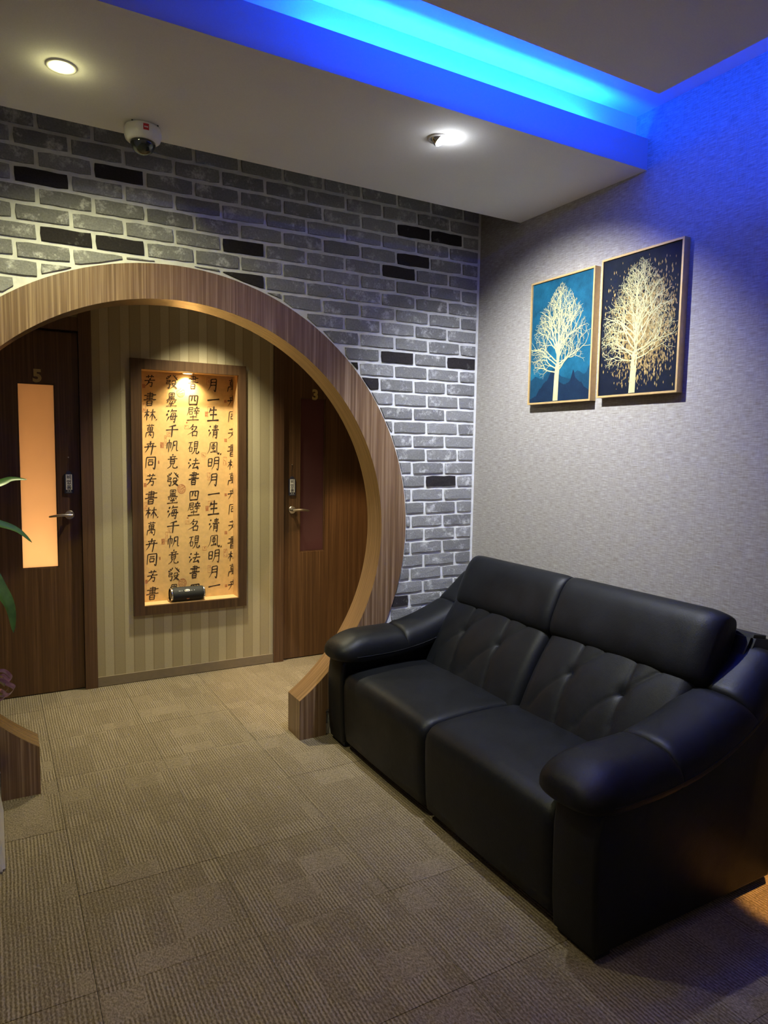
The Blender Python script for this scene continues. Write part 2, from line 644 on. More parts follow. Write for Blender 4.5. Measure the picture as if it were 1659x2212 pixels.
# ------------------------------------------------------------------ brick wall with the moon gate
def brick_wall_backing():
    bm = bmesh.new()
    rr = R_OUT - 0.001
    th0 = -math.atan2(ACZ, 0.746)
    zfoot = ACZ - math.sqrt(rr ** 2 - 0.746 ** 2)
    X0, X1, Z0, Z1 = YLEFT, R + 0.1, 0.0, ZU
    ac = -math.acos(0.746 / rr)
    angs = [th0 + (PI - 2 * th0) * i / 96 for i in range(97)] + [ac + 1e-4, ac - 1e-4, PI - ac + 1e-4, PI - ac - 1e-4]
    for cx_, cz_ in ((X1, Z0), (X1, Z1), (X0, Z1), (X0, Z0)):
        a = math.atan2(cz_ - ACZ, cx_ - ACX)
        if a < th0 - 0.001:
            a += 2 * PI
        angs.append(a)
    angs = sorted(set(round(a, 6) for a in angs if th0 - 1e-4 <= a <= PI - th0 + 1e-4))
    fr = []
    for a in angs:
        c, s = math.cos(a), math.sin(a)
        ts = []
        if c > 1e-9: ts.append((X1 - ACX) / c)
        if c < -1e-9: ts.append((X0 - ACX) / c)
        if s > 1e-9: ts.append((Z1 - ACZ) / s)
        if s < -1e-9: ts.append((Z0 - ACZ) / s)
        t = max(min(ts), 0.05)
        ix, iz = ACX + c * rr, ACZ + s * rr
        if iz < zfoot:
            # square feet of the gate: the opening drops straight to the floor
            ix, iz = ACX + math.copysign(0.746, c), max(0.0, ACZ + s * 0.746 / abs(c))
        fr.append([bm.verts.new((px_, yy, pz_)) for px_, pz_ in ((ix, iz), (ACX + c * t, ACZ + s * t)) for yy in (0.0, 0.13)])
    for p, q in zip(fr, fr[1:]):
        # p = [inner front, inner back, outer front, outer back]
        bm.faces.new((p[0], q[0], q[2], p[2]))
        bm.faces.new((p[1], p[3], q[3], q[1]))
        bm.faces.new((p[0], p[1], q[1], q[0]))
    bmesh.ops.remove_doubles(bm, verts=bm.verts[:], dist=1e-5)
    bmesh.ops.recalc_face_normals(bm, faces=bm.faces[:])
    return bm


wall_brick = obj('wall_back', brick_wall_backing(), M_MORTAR, kind='structure')

BW, BH, BP, RP = 0.1945, 0.0570, 0.2099, 0.07297
ZTOP = 2.6795 - 0.0055


def brick_poly(w_, h_, r):
    """slightly irregular rectangle outline with softened corners, centred on 0"""
    p = []
    hw, hh = w_ / 2, h_ / 2
    c = 0.0032
    def edge(a, b, n):
        for i in range(n):
            t = i / n
            p.append([a[0] + (b[0] - a[0]) * t, a[1] + (b[1] - a[1]) * t])
    edge((-hw + c, -hh), (hw - c, -hh), 5)
    edge((hw, -hh + c), (hw, hh - c), 2)
    edge((hw - c, hh), (-hw + c, hh), 5)
    edge((-hw, hh - c), (-hw, -hh + c), 2)
    for q in p:
        q[0] += r.uniform(-0.0016, 0.0016)
        q[1] += r.uniform(-0.0018, 0.0018)
    return p


def clip_half(poly, nx, nz, d):
    """keep points with nx*x+nz*z >= d"""
    out = []
    n = len(poly)
    for i in range(n):
        a, b = poly[i], poly[(i + 1) % n]
        da, db = nx * a[0] + nz * a[1] - d, nx * b[0] + nz * b[1] - d
        if da >= 0:
            out.append(a)
        if (da >= 0) != (db >= 0):
            t = da / (da - db)
            out.append([a[0] + (b[0] - a[0]) * t, a[1] + (b[1] - a[1]) * t])
    return out


def brick_geo(poly, r, depth=0.0085):
    """outline -> low relief brick: back rim at y=0.002, rim at -depth*.75, face inset"""
    n = len(poly)
    cx_ = sum(p[0] for p in poly) / n
    cz_ = sum(p[1] for p in poly) / n
    v, f = [], []
    for k, (ins, yy) in enumerate(((0.0, 0.003), (0.0, -depth * 0.75), (0.0016, -depth))):
        for p in poly:
            dx, dz = p[0] - cx_, p[1] - cz_
            L = math.hypot(dx, dz) + 1e-9
            q = max(0.0, 1 - ins / max(abs(dz) if abs(dz) > abs(dx) * 0.3 else L, 0.006))
            v.append((p[0] if k < 2 else cx_ + dx * (1 - ins / max(0.01, L)), yy + (r.uniform(-0.001, 0.001) if k == 2 else 0), p[1] if k < 2 else cz_ + dz * q))
    for k in range(2):
        for i in range(n):
            j = (i + 1) % n
            f.append((k * n + i, k * n + j, (k + 1) * n + j, (k + 1) * n + i))
    c = len(v)
    v.append((cx_, -depth - 0.0008, cz_))
    for i in range(n):
        f.append((2 * n + i, 2 * n + (i + 1) % n, c))
    return v, f


def brick_mesh(poly, r):
    v, f = brick_geo(poly, r)
    me = bpy.data.meshes.new('brick')
    me.from_pydata(v, [], f)
    me.update()
    return me


DARK = [(88, 375), (255, 372), (255, 292), (142, 503), (257, 525), (528, 533), (530, 600), (895, 505), (967, 515), (895, 565), (862, 590),
        (860, 775), (997, 788), (803, 830), (952, 1038), (866, 1290), (758, 797)]


def unproj_y(u, v, y):
    d = fw + rt * ((u - IMG_W / 2) / F_PX) - up * ((v - IMG_H / 2) / F_PX)
    t = (y - CAM.y) / d.y
    return CAM + d * t


dark_pts = [unproj_y(u, v, -0.01) for u, v in DARK]
brick_variants = {}
rb = random.Random(3)
for dk in (0, 1):
    brick_variants[dk] = []
    for _ in range(7):
        me = brick_mesh(brick_poly(BW, BH, rb), rb)
        me.materials.append(M_BRICK_D if dk else M_BRICK)
        brick_variants[dk].append(me)
rest = []
RG = R_OUT + 0.011
n_bricks = 0
for row in range(-4, 38):
    zc = ZTOP - row * RP - BH / 2 - 0.002
    if zc > ZU - 0.03 or zc < 0.03:
        continue
    x0 = (0.0332 if row % 2 == 0 else -0.2637 + BP) + BW / 2 - 12 * BP
    for k in range(26):
        xc = x0 + k * BP
        xl, xr = xc - BW / 2, xc + BW / 2
        if xl > 2.0 or xr < -1.5:
            continue
        # is it well inside the gate?
        corners = [(a, b) for a in (xl, xr) for b in (zc - BH / 2, zc + BH / 2)]
        dmax = max(math.hypot(a - ACX, b - ACZ) for a, b in corners)
        dmin = min([math.hypot(a - ACX, b - ACZ) for a, b in corners] + [math.hypot(min(max(ACX, xl), xr) - ACX, min(max(ACZ, zc - BH / 2), zc + BH / 2) - ACZ)])
        if dmax < RG + 0.004:
            continue
        dk = int(any(abs(p.x - xc) < BW / 2 and abs(p.z - zc) < BH / 2 + 0.006 for p in dark_pts))
        seen = -0.62 < xc and (zc < 2.76) and not (xc > 1.0 and zc < 0.60) and not (xc < 0.4 and zc < 1.7)
        cut = dmin < RG or xr > 2.018
        if cut:
            poly = brick_poly(BW, BH, rb)
            poly = [[p[0] + xc, p[1] + zc] for p in poly]
            if dmin < RG:
                best = None
                a = math.atan2(zc - ACZ, min(max(xc, xl), xr) - ACX)
                # two chords so the long bricks over the crown follow the curve
                for dx in (-0.28, 0.28):
                    a = math.atan2(zc - ACZ, xc + dx * BW - ACX)
                    nx, nz = math.cos(a), math.sin(a)
                    q = clip_half(poly, nx, nz, nx * ACX + nz * ACZ + RG)
                    poly = q if len(q) >= 3 else []
                    if not poly:
                        break
            if poly and xr > 2.018:
                poly = clip_half(poly, -1, 0, -2.020)
            if len(poly) < 3:
                continue
            area = abs(sum(poly[i][0] * poly[(i + 1) % len(poly)][1] - poly[(i + 1) % len(poly)][0] * poly[i][1] for i in range(len(poly)))) / 2
            if area < 0.0004:
                continue
            cxm = sum(p[0] for p in poly) / len(poly)
            czm = sum(p[1] for p in poly) / len(poly)
            poly = [[p[0] - cxm, p[1] - czm] for p in poly]
            if seen:
                me = brick_mesh(poly, rb)
                me.materials.append(M_BRICK_D if dk else M_BRICK)
                link('brick', me, wall_brick, (cxm, 0, czm))
                n_bricks += 1
            else:
                v, f = brick_geo(poly, rb)
                rest.append(([(a + cxm, b, c + czm) for a, b, c in v], f))
        elif seen:
            o = link('brick', rb.choice(brick_variants[dk]), wall_brick, (xc, rb.uniform(-0.0015, 0.001), zc))
            o.rotation_euler = (0, rb.uniform(-0.006, 0.006), 0)
            n_bricks += 1
        else:
            v, f = brick_geo(brick_poly(BW, BH, rb), rb)
            rest.append(([(a + xc, b, c + zc) for a, b, c in v], f))
obj('brick_field', merge(*rest), M_BRICK, wall_brick, kind='stuff')
print('bricks', n_bricks, 'rest', len(rest))

# the wooden moon gate
def ring_outline():
    hx, ho = 0.598, 0.747
    outp, inp = [], []
    zi = ACZ - math.sqrt(R_IN ** 2 - hx ** 2)
    zo = ACZ - math.sqrt(R_OUT ** 2 - ho ** 2)
    outp.append((ACX + ho, 0.0)); inp.append((ACX + hx, 0.0))
    outp.append((ACX + ho, zo * 0.98)); inp.append((ACX + hx, zi - 0.006))
    ai0, ao0 = math.atan2(zi - ACZ, hx), math.atan2(zo - ACZ, ho)
    n = 110
    for i in range(n + 1):
        t = i / n
        a = ao0 + (PI - 2 * ao0) * t
        b = ai0 + (PI - 2 * ai0) * t
        outp.append((ACX + R_OUT * math.cos(a), ACZ + R_OUT * math.sin(a)))
        inp.append((ACX + R_IN * math.cos(b), ACZ + R_IN * math.sin(b)))
    outp.append((ACX - ho, zo * 0.98)); inp.append((ACX - hx, zi - 0.006))
    outp.append((ACX - ho, 0.0)); inp.append((ACX - hx, 0.0))
    return outp, inp


gate = thing('moon_gate', 'round wooden moon gate arch set in the grey brick wall', 'archway', (ACX, 0.06, 0.0))
op, ip = ring_outline()
Y0, Y1 = -0.016, 0.142
def strip(a, ya, b, yb):
    v = [(p[0], ya, p[1]) for p in a] + [(p[0], yb, p[1]) for p in b]
    n = len(a)
    return v, [(i, i + 1, n + i + 1, n + i) for i in range(n - 1)]
face = merge(strip(op, Y0, ip, Y0), strip(ip, Y1, op, Y1), strip(op, Y1, op, Y0))
o = obj('arch_face', face, M_RING, gate, auto=30)
e = 0.0015
lin = merge(strip(ip, Y0, ip, Y1), )
o = obj('arch_lining', lin, M_RING_IN, gate, smooth=True, auto=30)

# ------------------------------------------------------------------ other walls
obj('wall_right', box(R, R + 0.1, YBACK, 0.0, 0, ZU), M_WOVEN, kind='structure')
M_PALE = plain('pale_wall_paint', (0.78, 0.75, 0.70), 0.8, vary=0.04, vscale=3)
obj('wall_left', box(YLEFT - 0.1, YLEFT, YBACK, 2.4, 0, ZU), M_PALE, kind='structure')
obj('wall_front', box(YLEFT, R, YBACK - 0.1, YBACK, 0, ZU), M_PALE, kind='structure')
obj('ceiling', box(YLEFT, R + 0.1, YBACK, 0.13, ZU, ZU + 0.05), M_COVE, kind='structure')
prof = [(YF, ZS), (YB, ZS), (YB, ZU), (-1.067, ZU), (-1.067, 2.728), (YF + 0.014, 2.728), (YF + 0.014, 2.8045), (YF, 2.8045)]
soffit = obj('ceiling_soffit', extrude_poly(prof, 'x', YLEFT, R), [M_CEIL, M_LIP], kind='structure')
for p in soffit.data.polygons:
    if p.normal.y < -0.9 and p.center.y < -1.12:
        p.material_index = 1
bm = join(box(-1.1, IX, -4.6, IY, ZI, ZI + 0.03), box(-0.96, IX - 0.14, -4.46, IY - 0.14, ZI + 0.03, ZU))
obj('ceiling_panel', bm, M_CEIL, kind='structure')

# LED strips lying in the coves
M_LED = emissive('blue_led', (0.02, 0.14, 1.0), 3.0)
st = thing('led_strip', 'blue led strip hidden behind the soffit lip', 'light strip', (0.98, -1.092, 2.728), 'blue cove led strips')
obj('led_tape', box(0.2, 1.76, -1.101, -1.093, 2.728, 2.731), M_LED, st)
st = thing('led_strip', 'blue led strip on hung panel edge facing the soffit', 'light strip', (0.95, IY - 0.12, 2.72), 'blue cove led strips')
obj('led_tape', box(0.35, 1.55, IY - 0.134, IY - 0.131, 2.722, 2.728), M_LED, st)
st = thing('led_strip', 'blue led strip on hung panel edge facing the woven wall', 'light strip', (IX - 0.12, -2.75, 2.72), 'blue cove led strips')
obj('led_tape', box(IX - 0.134, IX - 0.131, -3.9, -1.75, 2.722, 2.728), M_LED, st)

# ------------------------------------------------------------------ corridor behind the gate
CZ = 2.56
def wall_piece(x0, x1, z0, z1):
    return box(x0, x1, D2, D2 + 0.14, z0, z1)
N0, N1, NB, NT_ = 0.441, 1.054, 0.485, 1.970
bm = join(wall_piece(YLEFT, -0.80, 0, CZ), wall_piece(-0.80, 0.10, 2.17, CZ), wall_piece(0.10, N0 - 0.013, 0, CZ), wall_piece(N0 - 0.013, N1 + 0.013, 0, NB - 0.013), wall_piece(N0 - 0.013, N1 + 0.013, NT_ + 0.013, CZ),
          wall_piece(N1 + 0.013, 1.36, 0, CZ), wall_piece(1.36, 2.26, 2.17, CZ), wall_piece(2.26, 2.9, 0, CZ))
obj('wall_corridor', bm, M_STRIPE, kind='structure')
obj('ceiling_corridor', box(YLEFT, 2.9, 0.13, D2, CZ, CZ + 0.05), M_CEIL, kind='structure')
obj('wall_corridor_end', box(2.8, 2.9, 0.0, D2, 0, CZ), M_STRIPE, kind='structure')
obj('baseboard_corridor', box(0.158, 1.303, D2 - 0.012, D2, 0.003, 0.062), M_BASEB, kind='structure')
# floor strip beyond the right wall line, in the corridor
obj('floor_corridor', box(R + 0.1, 2.9, 0.0, D2 + 0.14, -0.05, 0.0), M_CARPET, kind='structure')

# niche
TN = D2 + 0.105
obj('trim_1', frame_xz(0.3754, 1.1056, 0.4268, 2.0327, N0, N1, NB, NT_, D2 - 0.022, D2 + 0.004), M_NFRAME, kind='structure')
rev = join(box(N0 - 0.012, N0, D2 + 0.004, TN, NB - 0.012, NT_ + 0.012), box(N1, N1 + 0.012, D2 + 0.004, TN, NB - 0.012, NT_ + 0.012),
           box(N0, N1, D2 + 0.004, TN, NB - 0.012, NB), box(N0, N1, D2 + 0.004, TN, NT_, NT_ + 0.012))
obj('trim_2', rev, M_REVEAL, kind='structure')
nb = obj('wall_niche', box(N0 - 0.012, N1 + 0.012, TN, TN + 0.01, NB - 0.012, NT_ + 0.012), M_PAPER, kind='structure')

# calligraphy printed on the niche paper
cols = [(0.513, 1.910, '芳書林萬卉同'), (0.650, 1.915, '發墨海千帆竟'), (0.788, 1.918, '書四壁名硯法'), (0.921, 1.911, '月一生清風明'), (1.0525, 1.912, '萬卉同芳書林')]
steps = {0: (0, .114, .213, .316, .419, .516), 1: (0, .115, .218, .315, .412, .515), 2: (0, .117, .203, .313, .424, .532), 3: (0, .10, .19, .307, .419, .518),
         4: (0, .103, .206, .319, .433, .53)}
# brush strokes on a 100 x 100 square: h = bar, v = upright, p = tapering sweep, n = swelling sweep, d = dot
WATER = 'd12,88 22,78;d4,60 14,50;p26,42 16,26 8,8;'
GLYPHS = {
    '芳': 'h18,80 82,86;v38,96 40,72;p64,98 58,72;d50,68 56,60;h10,50 92,58;p46,52 40,30 14,4;h44,36 72,40;v72,40 68,8 54,12',
    '書': 'h28,88 70,92;v70,92 70,70;h8,74 94,82;h26,66 72,70;v48,102 48,40;h26,54 72,58;h4,42 96,50;v32,34 32,2;h32,34 68,36;v68,36 66,2;h32,18 66,20;h32,3 66,5',
    '林': 'h6,66 44,72;v26,94 26,4;p26,64 4,26;d28,54 42,40;h50,68 92,74;v70,98 70,2;p70,66 46,22;n70,62 98,20;d102,16 108,10',
    '萬': 'h18,88 80,92;v38,100 38,80;p62,101 58,80;v28,76 30,48;h28,76 70,78;v70,78 68,48;h30,62 68,64;h30,49 68,51;v49,78 49,20;v18,40 14,2;h18,38 80,42;v80,42 78,2 66,10;p49,30 34,14;d52,24 62,16',
    '卉': 'h20,74 78,80;v48,98 48,60;h4,50 96,58;p32,66 30,40 10,4;v66,72 66,40 60,-12',
    '同': 'v16,88 16,2;h16,88 84,92;v84,92 84,0 70,8;h32,68 68,71;v34,54 36,26;h34,54 66,56;v66,56 64,26;h36,28 64,30',
    '發': 'p40,96 28,78 8,62;d18,88 26,80;d8,76 16,68;n56,98 98,60;p78,94 66,82;p92,84 80,74;h12,56 40,58;v40,58 38,44;h14,44 38,45;v14,44 12,30;h12,30 42,32;v42,32 36,0 24,8;p60,58 52,40;h60,56 80,58;v80,58 82,43 94,43;h52,32 84,36;p84,36 66,14 42,0;n54,28 98,-2',
    '墨': 'v26,96 28,68;h26,96 72,98;v72,98 70,68;d38,90 42,82;d60,90 56,82;h28,70 70,72;v49,98 49,44;h24,58 76,60;h8,46 92,50;d20,38 16,30;d38,38 40,31;d58,38 60,31;d76,40 82,31;h30,20 70,22;v49,32 49,2;h4,0 96,6',
    '海': WATER + 'p50,98 36,70;h48,84 90,88;v46,66 40,22;h46,66 82,68;v82,68 76,4 64,10;h30,44 98,48;h40,22 80,24;d60,62 64,54;d58,40 62,32',
    '千': 'p76,96 50,86 22,80;h2,52 98,60;v50,86 50,-4',
    '帆': 'v10,72 10,24;h10,72 40,75;v40,75 38,28;v25,100 25,-4;p58,84 56,40 44,2;h58,84 84,87;v84,87 86,16 98,14;d66,60 72,48',
    '竟': 'd46,102 52,94;h22,84 78,88;d34,80 38,72;p66,82 60,70;h8,66 92,72;v30,60 32,34;h30,60 70,62;v70,62 68,34;h32,48 68,50;h32,34 68,36;p42,34 34,14 6,-2;v58,34 60,6 92,2;d92,4 96,16',
    '四': 'v12,84 18,14;h12,84 88,90;v88,90 82,14;p40,84 36,56 28,44;v60,86 60,54 72,52;h18,16 82,20',
    '壁': 'h10,92 44,95;v44,95 42,78;h12,78 42,80;p12,92 10,60 0,34;v18,64 20,44;h18,64 42,66;v42,66 40,44;h20,45 40,46;d72,102 76,94;h54,86 94,90;d62,82 66,74;p84,84 78,72;h50,68 98,72;h56,54 92,57;v74,70 74,36;h24,24 78,28;v50,40 50,4;h4,0 98,6',
    '名': 'p44,100 32,80 12,60;h40,80 76,84;p76,84 56,48 2,12;d36,66 46,56;v42,40 44,2;h42,40 82,44;v82,44 78,2;h44,8 78,10',
    '硯': 'h2,84 40,88;p24,86 16,54 0,34;v16,48 18,16;h16,48 38,50;v38,50 36,16;h18,18 36,20;v54,92 54,40;h54,92 86,94;v86,94 85,42;h54,76 84,78;h54,60 84,61;h54,42 84,44;p62,40 56,18 36,0;v76,40 77,8 98,6;d97,8 100,22',
    '法': WATER + 'h44,76 86,80;v64,98 64,52;h34,50 100,56;p62,50 42,14;h42,14 84,20;d76,32 92,6',
    '月': 'p28,92 28,40 6,-4;h28,92 74,95;v74,95 74,-2 60,8;h30,66 72,69;h29,44 72,46',
    '一': 'h2,44 98,58',
    '生': 'p26,84 10,52;h24,70 78,76;v50,100 50,4;h20,40 80,45;h0,0 100,6',
    '清': WATER + 'h48,86 90,90;h50,74 86,77;v68,100 68,60;h36,58 100,64;v50,52 48,0;h50,50 84,53;v84,53 82,-2 72,6;h50,36 82,38;h50,22 82,24',
    '風': 'p20,88 18,40 -2,0;h20,90 76,94;v76,94 80,24 98,2;d96,4 99,18;p58,84 32,76;v34,66 35,46;h34,66 62,68;v62,68 60,46;h35,47 60,49;v47,78 47,20;h26,18 68,24;d60,34 70,18;d112,8 118,2',
    '明': 'v6,78 8,22;h6,78 36,82;v36,82 34,22;h8,52 34,54;h8,24 34,26;p54,90 54,36 36,-4;h54,90 90,94;v90,94 90,0 78,8;h55,66 88,69;h55,44 88,46',
}
BRUSH = {'h': lambda t: 0.62 + 0.5 * abs(2 * t - 1) ** 2.2, 'v': lambda t: 1.05 - 0.42 * t, 'p': lambda t: 1.15 * (1 - t) ** 0.75 + 0.06,
         'n': lambda t: 0.45 + 1.1 * t if t < 0.75 else 1.28 * (1 - t) / 0.25 + 0.04, 'd': lambda t: 0.45 + 1.1 * math.sin(PI * min(1, 0.2 + 0.75 * t))}


def brush_glyph(ch, r):
    V, Fc = [], []
    dense = GLYPHS[ch].count(';')
    base_w = 11.0 if dense < 7 else (9.2 if dense < 12 else 7.6)
    if ch == '一':
        base_w = 12.0
    for stroke in GLYPHS[ch].split(';'):
        kind_, pts = stroke[0], [tuple(float(q) for q in p.split(',')) for p in stroke[1:].split()]
        pts = [(x_ + r.uniform(-1.2, 1.2), y_ + r.uniform(-1.2, 1.2)) for x_, y_ in pts]
        if kind_ == 'h':   # a slight arch in each bar
            m_ = ((pts[0][0] + pts[1][0]) / 2, (pts[0][1] + pts[1][1]) / 2 + 1.2)
            pts = [pts[0], m_, pts[1]]
        n = 9 if len(pts) > 2 else 6
        L_ = math.hypot(pts[0][0] - pts[-1][0], pts[0][1] - pts[-1][1])
        ww = base_w * r.uniform(0.85, 1.2) * (0.8 if L_ < 24 and kind_ != 'd' else 1)
        P = [lerp_path(pts, i / n) for i in range(n + 1)]
        b = len(V)
        for i, p in enumerate(P):
            q0, q1 = P[max(i - 1, 0)], P[min(i + 1, n)]
            dx, dy = q1[0] - q0[0], q1[1] - q0[1]
            d_ = math.hypot(dx, dy) + 1e-9
            hw = ww / 2 * BRUSH[kind_](i / n)
            if i in (0, n):
                hw *= 0.55
            V.append((p[0] - dy / d_ * hw, p[1] + dx / d_ * hw))
            V.append((p[0] + dy / d_ * hw, p[1] - dx / d_ * hw))
        for i in range(n):
            Fc.append((b + 2 * i, b + 2 * i + 1, b + 2 * i + 3, b + 2 * i + 2))
    return [(x_ - 50, y_ - 50) for x_, y_ in V], Fc


rc = random.Random(11)
for ci, (cx_, cz_, chars) in enumerate(cols):
    parts = []
    per = 0.628
    for rep in range(3):
        for k, ch in enumerate(chars):
            z = cz_ - steps[ci][k] - rep * per
            if z < NB + 0.012:
                continue
            gv, gf = brush_glyph(ch, random.Random(k * 7 + ci))
            sx_ = 0.00078 + 0.00006 * math.sin(k * 1.7 + ci * 2)
            sy_ = (0.00088 if GLYPHS[ch].count(';') > 8 else 0.00080)
            if ch == '生':
                sy_ = 0.00098
            vv = []
            for vi, (x_, y_) in enumerate(gv):
                xx, zz = x_ * sx_ + y_ * 0.00008, y_ * sy_
                if ci == 4:
                    xx = min(xx, N1 - 0.0005 - cx_)
                vv.append((cx_ + xx, TN - 0.0006 - 4e-6 * vi, max(z + zz, NB + 0.001)))
            parts.append((vv, gf))
    obj('calligraphy_column', merge(*parts), M_INK, nb)

# red seals scattered over the paper
def seal_rect(x_, z_, w_, h_, r, solid=False):
    q = []
    t = 0.0016
    def rect(a, b, c, d):
        return [(a, TN - 0.0004, c), (b, TN - 0.0004, c), (b, TN - 0.0004, d), (a, TN - 0.0004, d)], [(0, 1, 2, 3)]
    q += [rect(x_ - w_ / 2, x_ + w_ / 2, z_ - h_ / 2, z_ - h_ / 2 + t), rect(x_ - w_ / 2, x_ + w_ / 2, z_ + h_ / 2 - t, z_ + h_ / 2),
          rect(x_ - w_ / 2, x_ - w_ / 2 + t, z_ - h_ / 2, z_ + h_ / 2), rect(x_ + w_ / 2 - t, x_ + w_ / 2, z_ - h_ / 2, z_ + h_ / 2)]
    m = max(3, int(w_ * h_ / 0.00012))
    for _ in range(min(m, 12)):
        a, b = x_ + r.uniform(-.4, .25) * w_, z_ + r.uniform(-.42, .35) * h_
        if r.random() < 0.5:
            q.append(rect(a, a + r.uniform(.15, .3) * w_, b, b + t * 1.2))
        else:
            q.append(rect(a, a + t * 1.2, b, b + r.uniform(.12, .25) * h_))
    if solid:
        for i in range(3):
            q.append(rect(x_ - w_ * (0.38 - i * 0.27), x_ - w_ * (0.2 - i * 0.27), z_ - h_ * .42, z_ + h_ * .42))
    return merge(*q)


def seal_round(x_, z_, w_, h_, r):
    n = 20
    v, f = [], []
    for k in range(n):
        a = 2 * PI * k / n
        for s in (1, 0.9):
            v.append((x_ + math.cos(a) * w_ / 2 * s, TN - 0.0004, z_ + math.sin(a) * h_ / 2 * s))
    for k in range(n):
        j = (k + 1) % n
        f.append((2 * k, 2 * j, 2 * j + 1, 2 * k + 1))
    q = [(v, f)]
    for i in range(-3, 4):
        hh = h_ * 0.42 * math.sqrt(max(0, 1 - (i / 3.9) ** 2))
        z0 = z_ - hh
        while z0 < z_ + hh - 0.006:
            ll = r.uniform(0.006, 0.022)
            xa = x_ + i * w_ * 0.12
            z1 = min(z0 + ll, z_ + hh)
            q.append(([(xa - .0014, TN - .0004, z0), (xa + .0014, TN - .0004, z0), (xa + .0014, TN - .0004, z1), (xa - .0014, TN - .0004, z1)], [(0, 1, 2, 3)]))
            q.append(([(xa - .004, TN - .0004, z1), (xa + .005, TN - .0004, z1), (xa + .005, TN - .0004, z1 + .002), (xa - .004, TN - .0004, z1 + .002)], [(0, 1, 2, 3)]))
            z0 = z1 + r.uniform(0.004, 0.010)
    return merge(*q)


rs = random.Random(5)
for rep in range(3):
    dz = -0.628 * rep
    spec = [('r', 0.477, 1.876, .016, .024), ('r', 0.478, 1.738, .02, .055), ('o', 0.707, 1.848, .055, .062), ('r', 0.585, 1.505, .022, .036), ('r', 0.607, 1.535, .012, .065),
            ('r', 0.632, 1.575, .03, .028), ('r', 0.742, 1.625, .027, .024), ('r', 0.745, 1.655, .010, .008), ('r', 0.875, 1.715, .022, .034), ('r', 0.905, 1.745, .045, .040),
            ('r', 0.855, 1.445, .028, .026), ('r', 0.888, 1.93, .022, .05), ('r', 1.003, 1.805, .016, .018), ('r', 1.003, 1.545, .018, .022), ('r', 0.999, 1.405, .026, .055),
            ('r', 0.563, 1.395, .008, .020)]
    for kind_, x_, z_, w_, h_ in spec:
        z_ += dz
        if z_ - h_ / 2 < NB + 0.004 or z_ + h_ / 2 > NT_ - 0.004:
            continue
        g = seal_round(x_, z_, w_, h_, rs) if kind_ == 'o' else seal_rect(x_, z_, w_, h_, rs, w_ < 0.025 and h_ < 0.04)
        obj('seal_print', g, M_SEAL, nb)

# ------------------------------------------------------------------ doors
obj('trim_3', box(0.088, 0.158, D2 - 0.02, D2 + 0.05, 0, CZ), M_TRIM, kind='structure')
obj('trim_4', box(-0.80, 0.088, D2 - 0.016, D2 + 0.05, 2.165, 2.242), M_TRIM, kind='structure')
obj('trim_5', box(1.303, 1.374, D2 - 0.02, D2 + 0.05, 0, CZ), M_TRIM, kind='structure')
obj('trim_6', box(1.374, 2.26, D2 - 0.016, D2 + 0.05, 2.165, 2.242), M_TRIM, kind='structure')


def make_door(n, x0, x1, wx0, wx1, digit, dx, pane_mat, hx, hdir, hz):
    ydoor = D2 + 0.012
    d = obj('door_%d' % n, frame_xz(x0, x1, 0.006, 2.152, wx0, wx1, 0.765, 1.850, ydoor, ydoor + 0.04), M_DOOR, kind='structure')
    obj('door_stop', frame_xz(x0 - 0.02, x1 + 0.02, 0, 2.19, x0 + 0.03, x1 - 0.03, 0.004, 2.12, ydoor + 0.041, ydoor + 0.06), M_TRIM, d)  # frame added behind the leaf to block room light leaking past its edges
    pane = obj('frosted_pane', box(wx0, wx1, ydoor + 0.016, ydoor + 0.022, 0.765, 1.850), pane_mat, d)
    t = 0.006
    bead = frame_xz(wx0 - 0.001, wx1 + 0.001, 0.764, 1.851, wx0 + t, wx1 - t, 0.765 + t, 1.850 - t, ydoor + 0.008, ydoor + 0.016)
    obj('glazing_bead', bead, M_TRIM, d)
    gv, gf = text_geo(digit, 0.098, 0.0042)
    obj('door_number', extrude_text(gv, gf, dx, ydoor, 1.893 if n == 1 else 1.876, 0.003), M_GOLDNUM, d)
    h = obj('door_handle', lathe([(0.026, 0.0), (0.0265, 0.006), (0.024, 0.009), (0.011, 0.0095), (0.0105, 0.045)], (hx, ydoor, hz), (0, -1, 0), 28), M_STEEL, d, smooth=True, auto=35)
    y_ = ydoor - 0.045
    pts = [(hx, y_, hz), (hx - hdir * 0.012, y_, hz), (hx + hdir * 0.03, y_ - 0.004, hz + 0.003), (hx + hdir * 0.07, y_ - 0.002, hz + 0.001), (hx + hdir * 0.115, y_ + 0.006, hz - 0.006)]
    pts = [lerp_path(pts[1:], i / 14) for i in range(15)]
    lv, lf = tube(pts, [0.0085] * 9 + [0.008, 0.0078, 0.0075, 0.007, 0.0062, 0.004], 10)
    obj('lever', (lv, lf), M_STEEL, h, smooth=True, auto=40)
    obj('keyhole', lathe([(0.004, 0.0088), (0.004, 0.0105)], (hx - hdir * 0.016, ydoor, hz), (0, -1, 0), 12), M_BLACKP, h)
    return d


def extrude_text(gv, gf, cx_, y_, cz_, depth):
    """solid letters standing proud of a wall that faces -y"""
    n = len(gv)
    v = [(cx_ + a, y_ - depth, cz_ + b) for a, b in gv] + [(cx_ + a, y_, cz_ + b) for a, b in gv]
    f = list(gf)
    cnt = {}
    for q in gf:
        for i in range(len(q)):
            a, b = q[i], q[(i + 1) % len(q)]
            cnt[(a, b)] = 1
    for (a, b) in list(cnt):
        if (b, a) not in cnt:
            f.append((a, n + a, n + b, b))
    return v, f


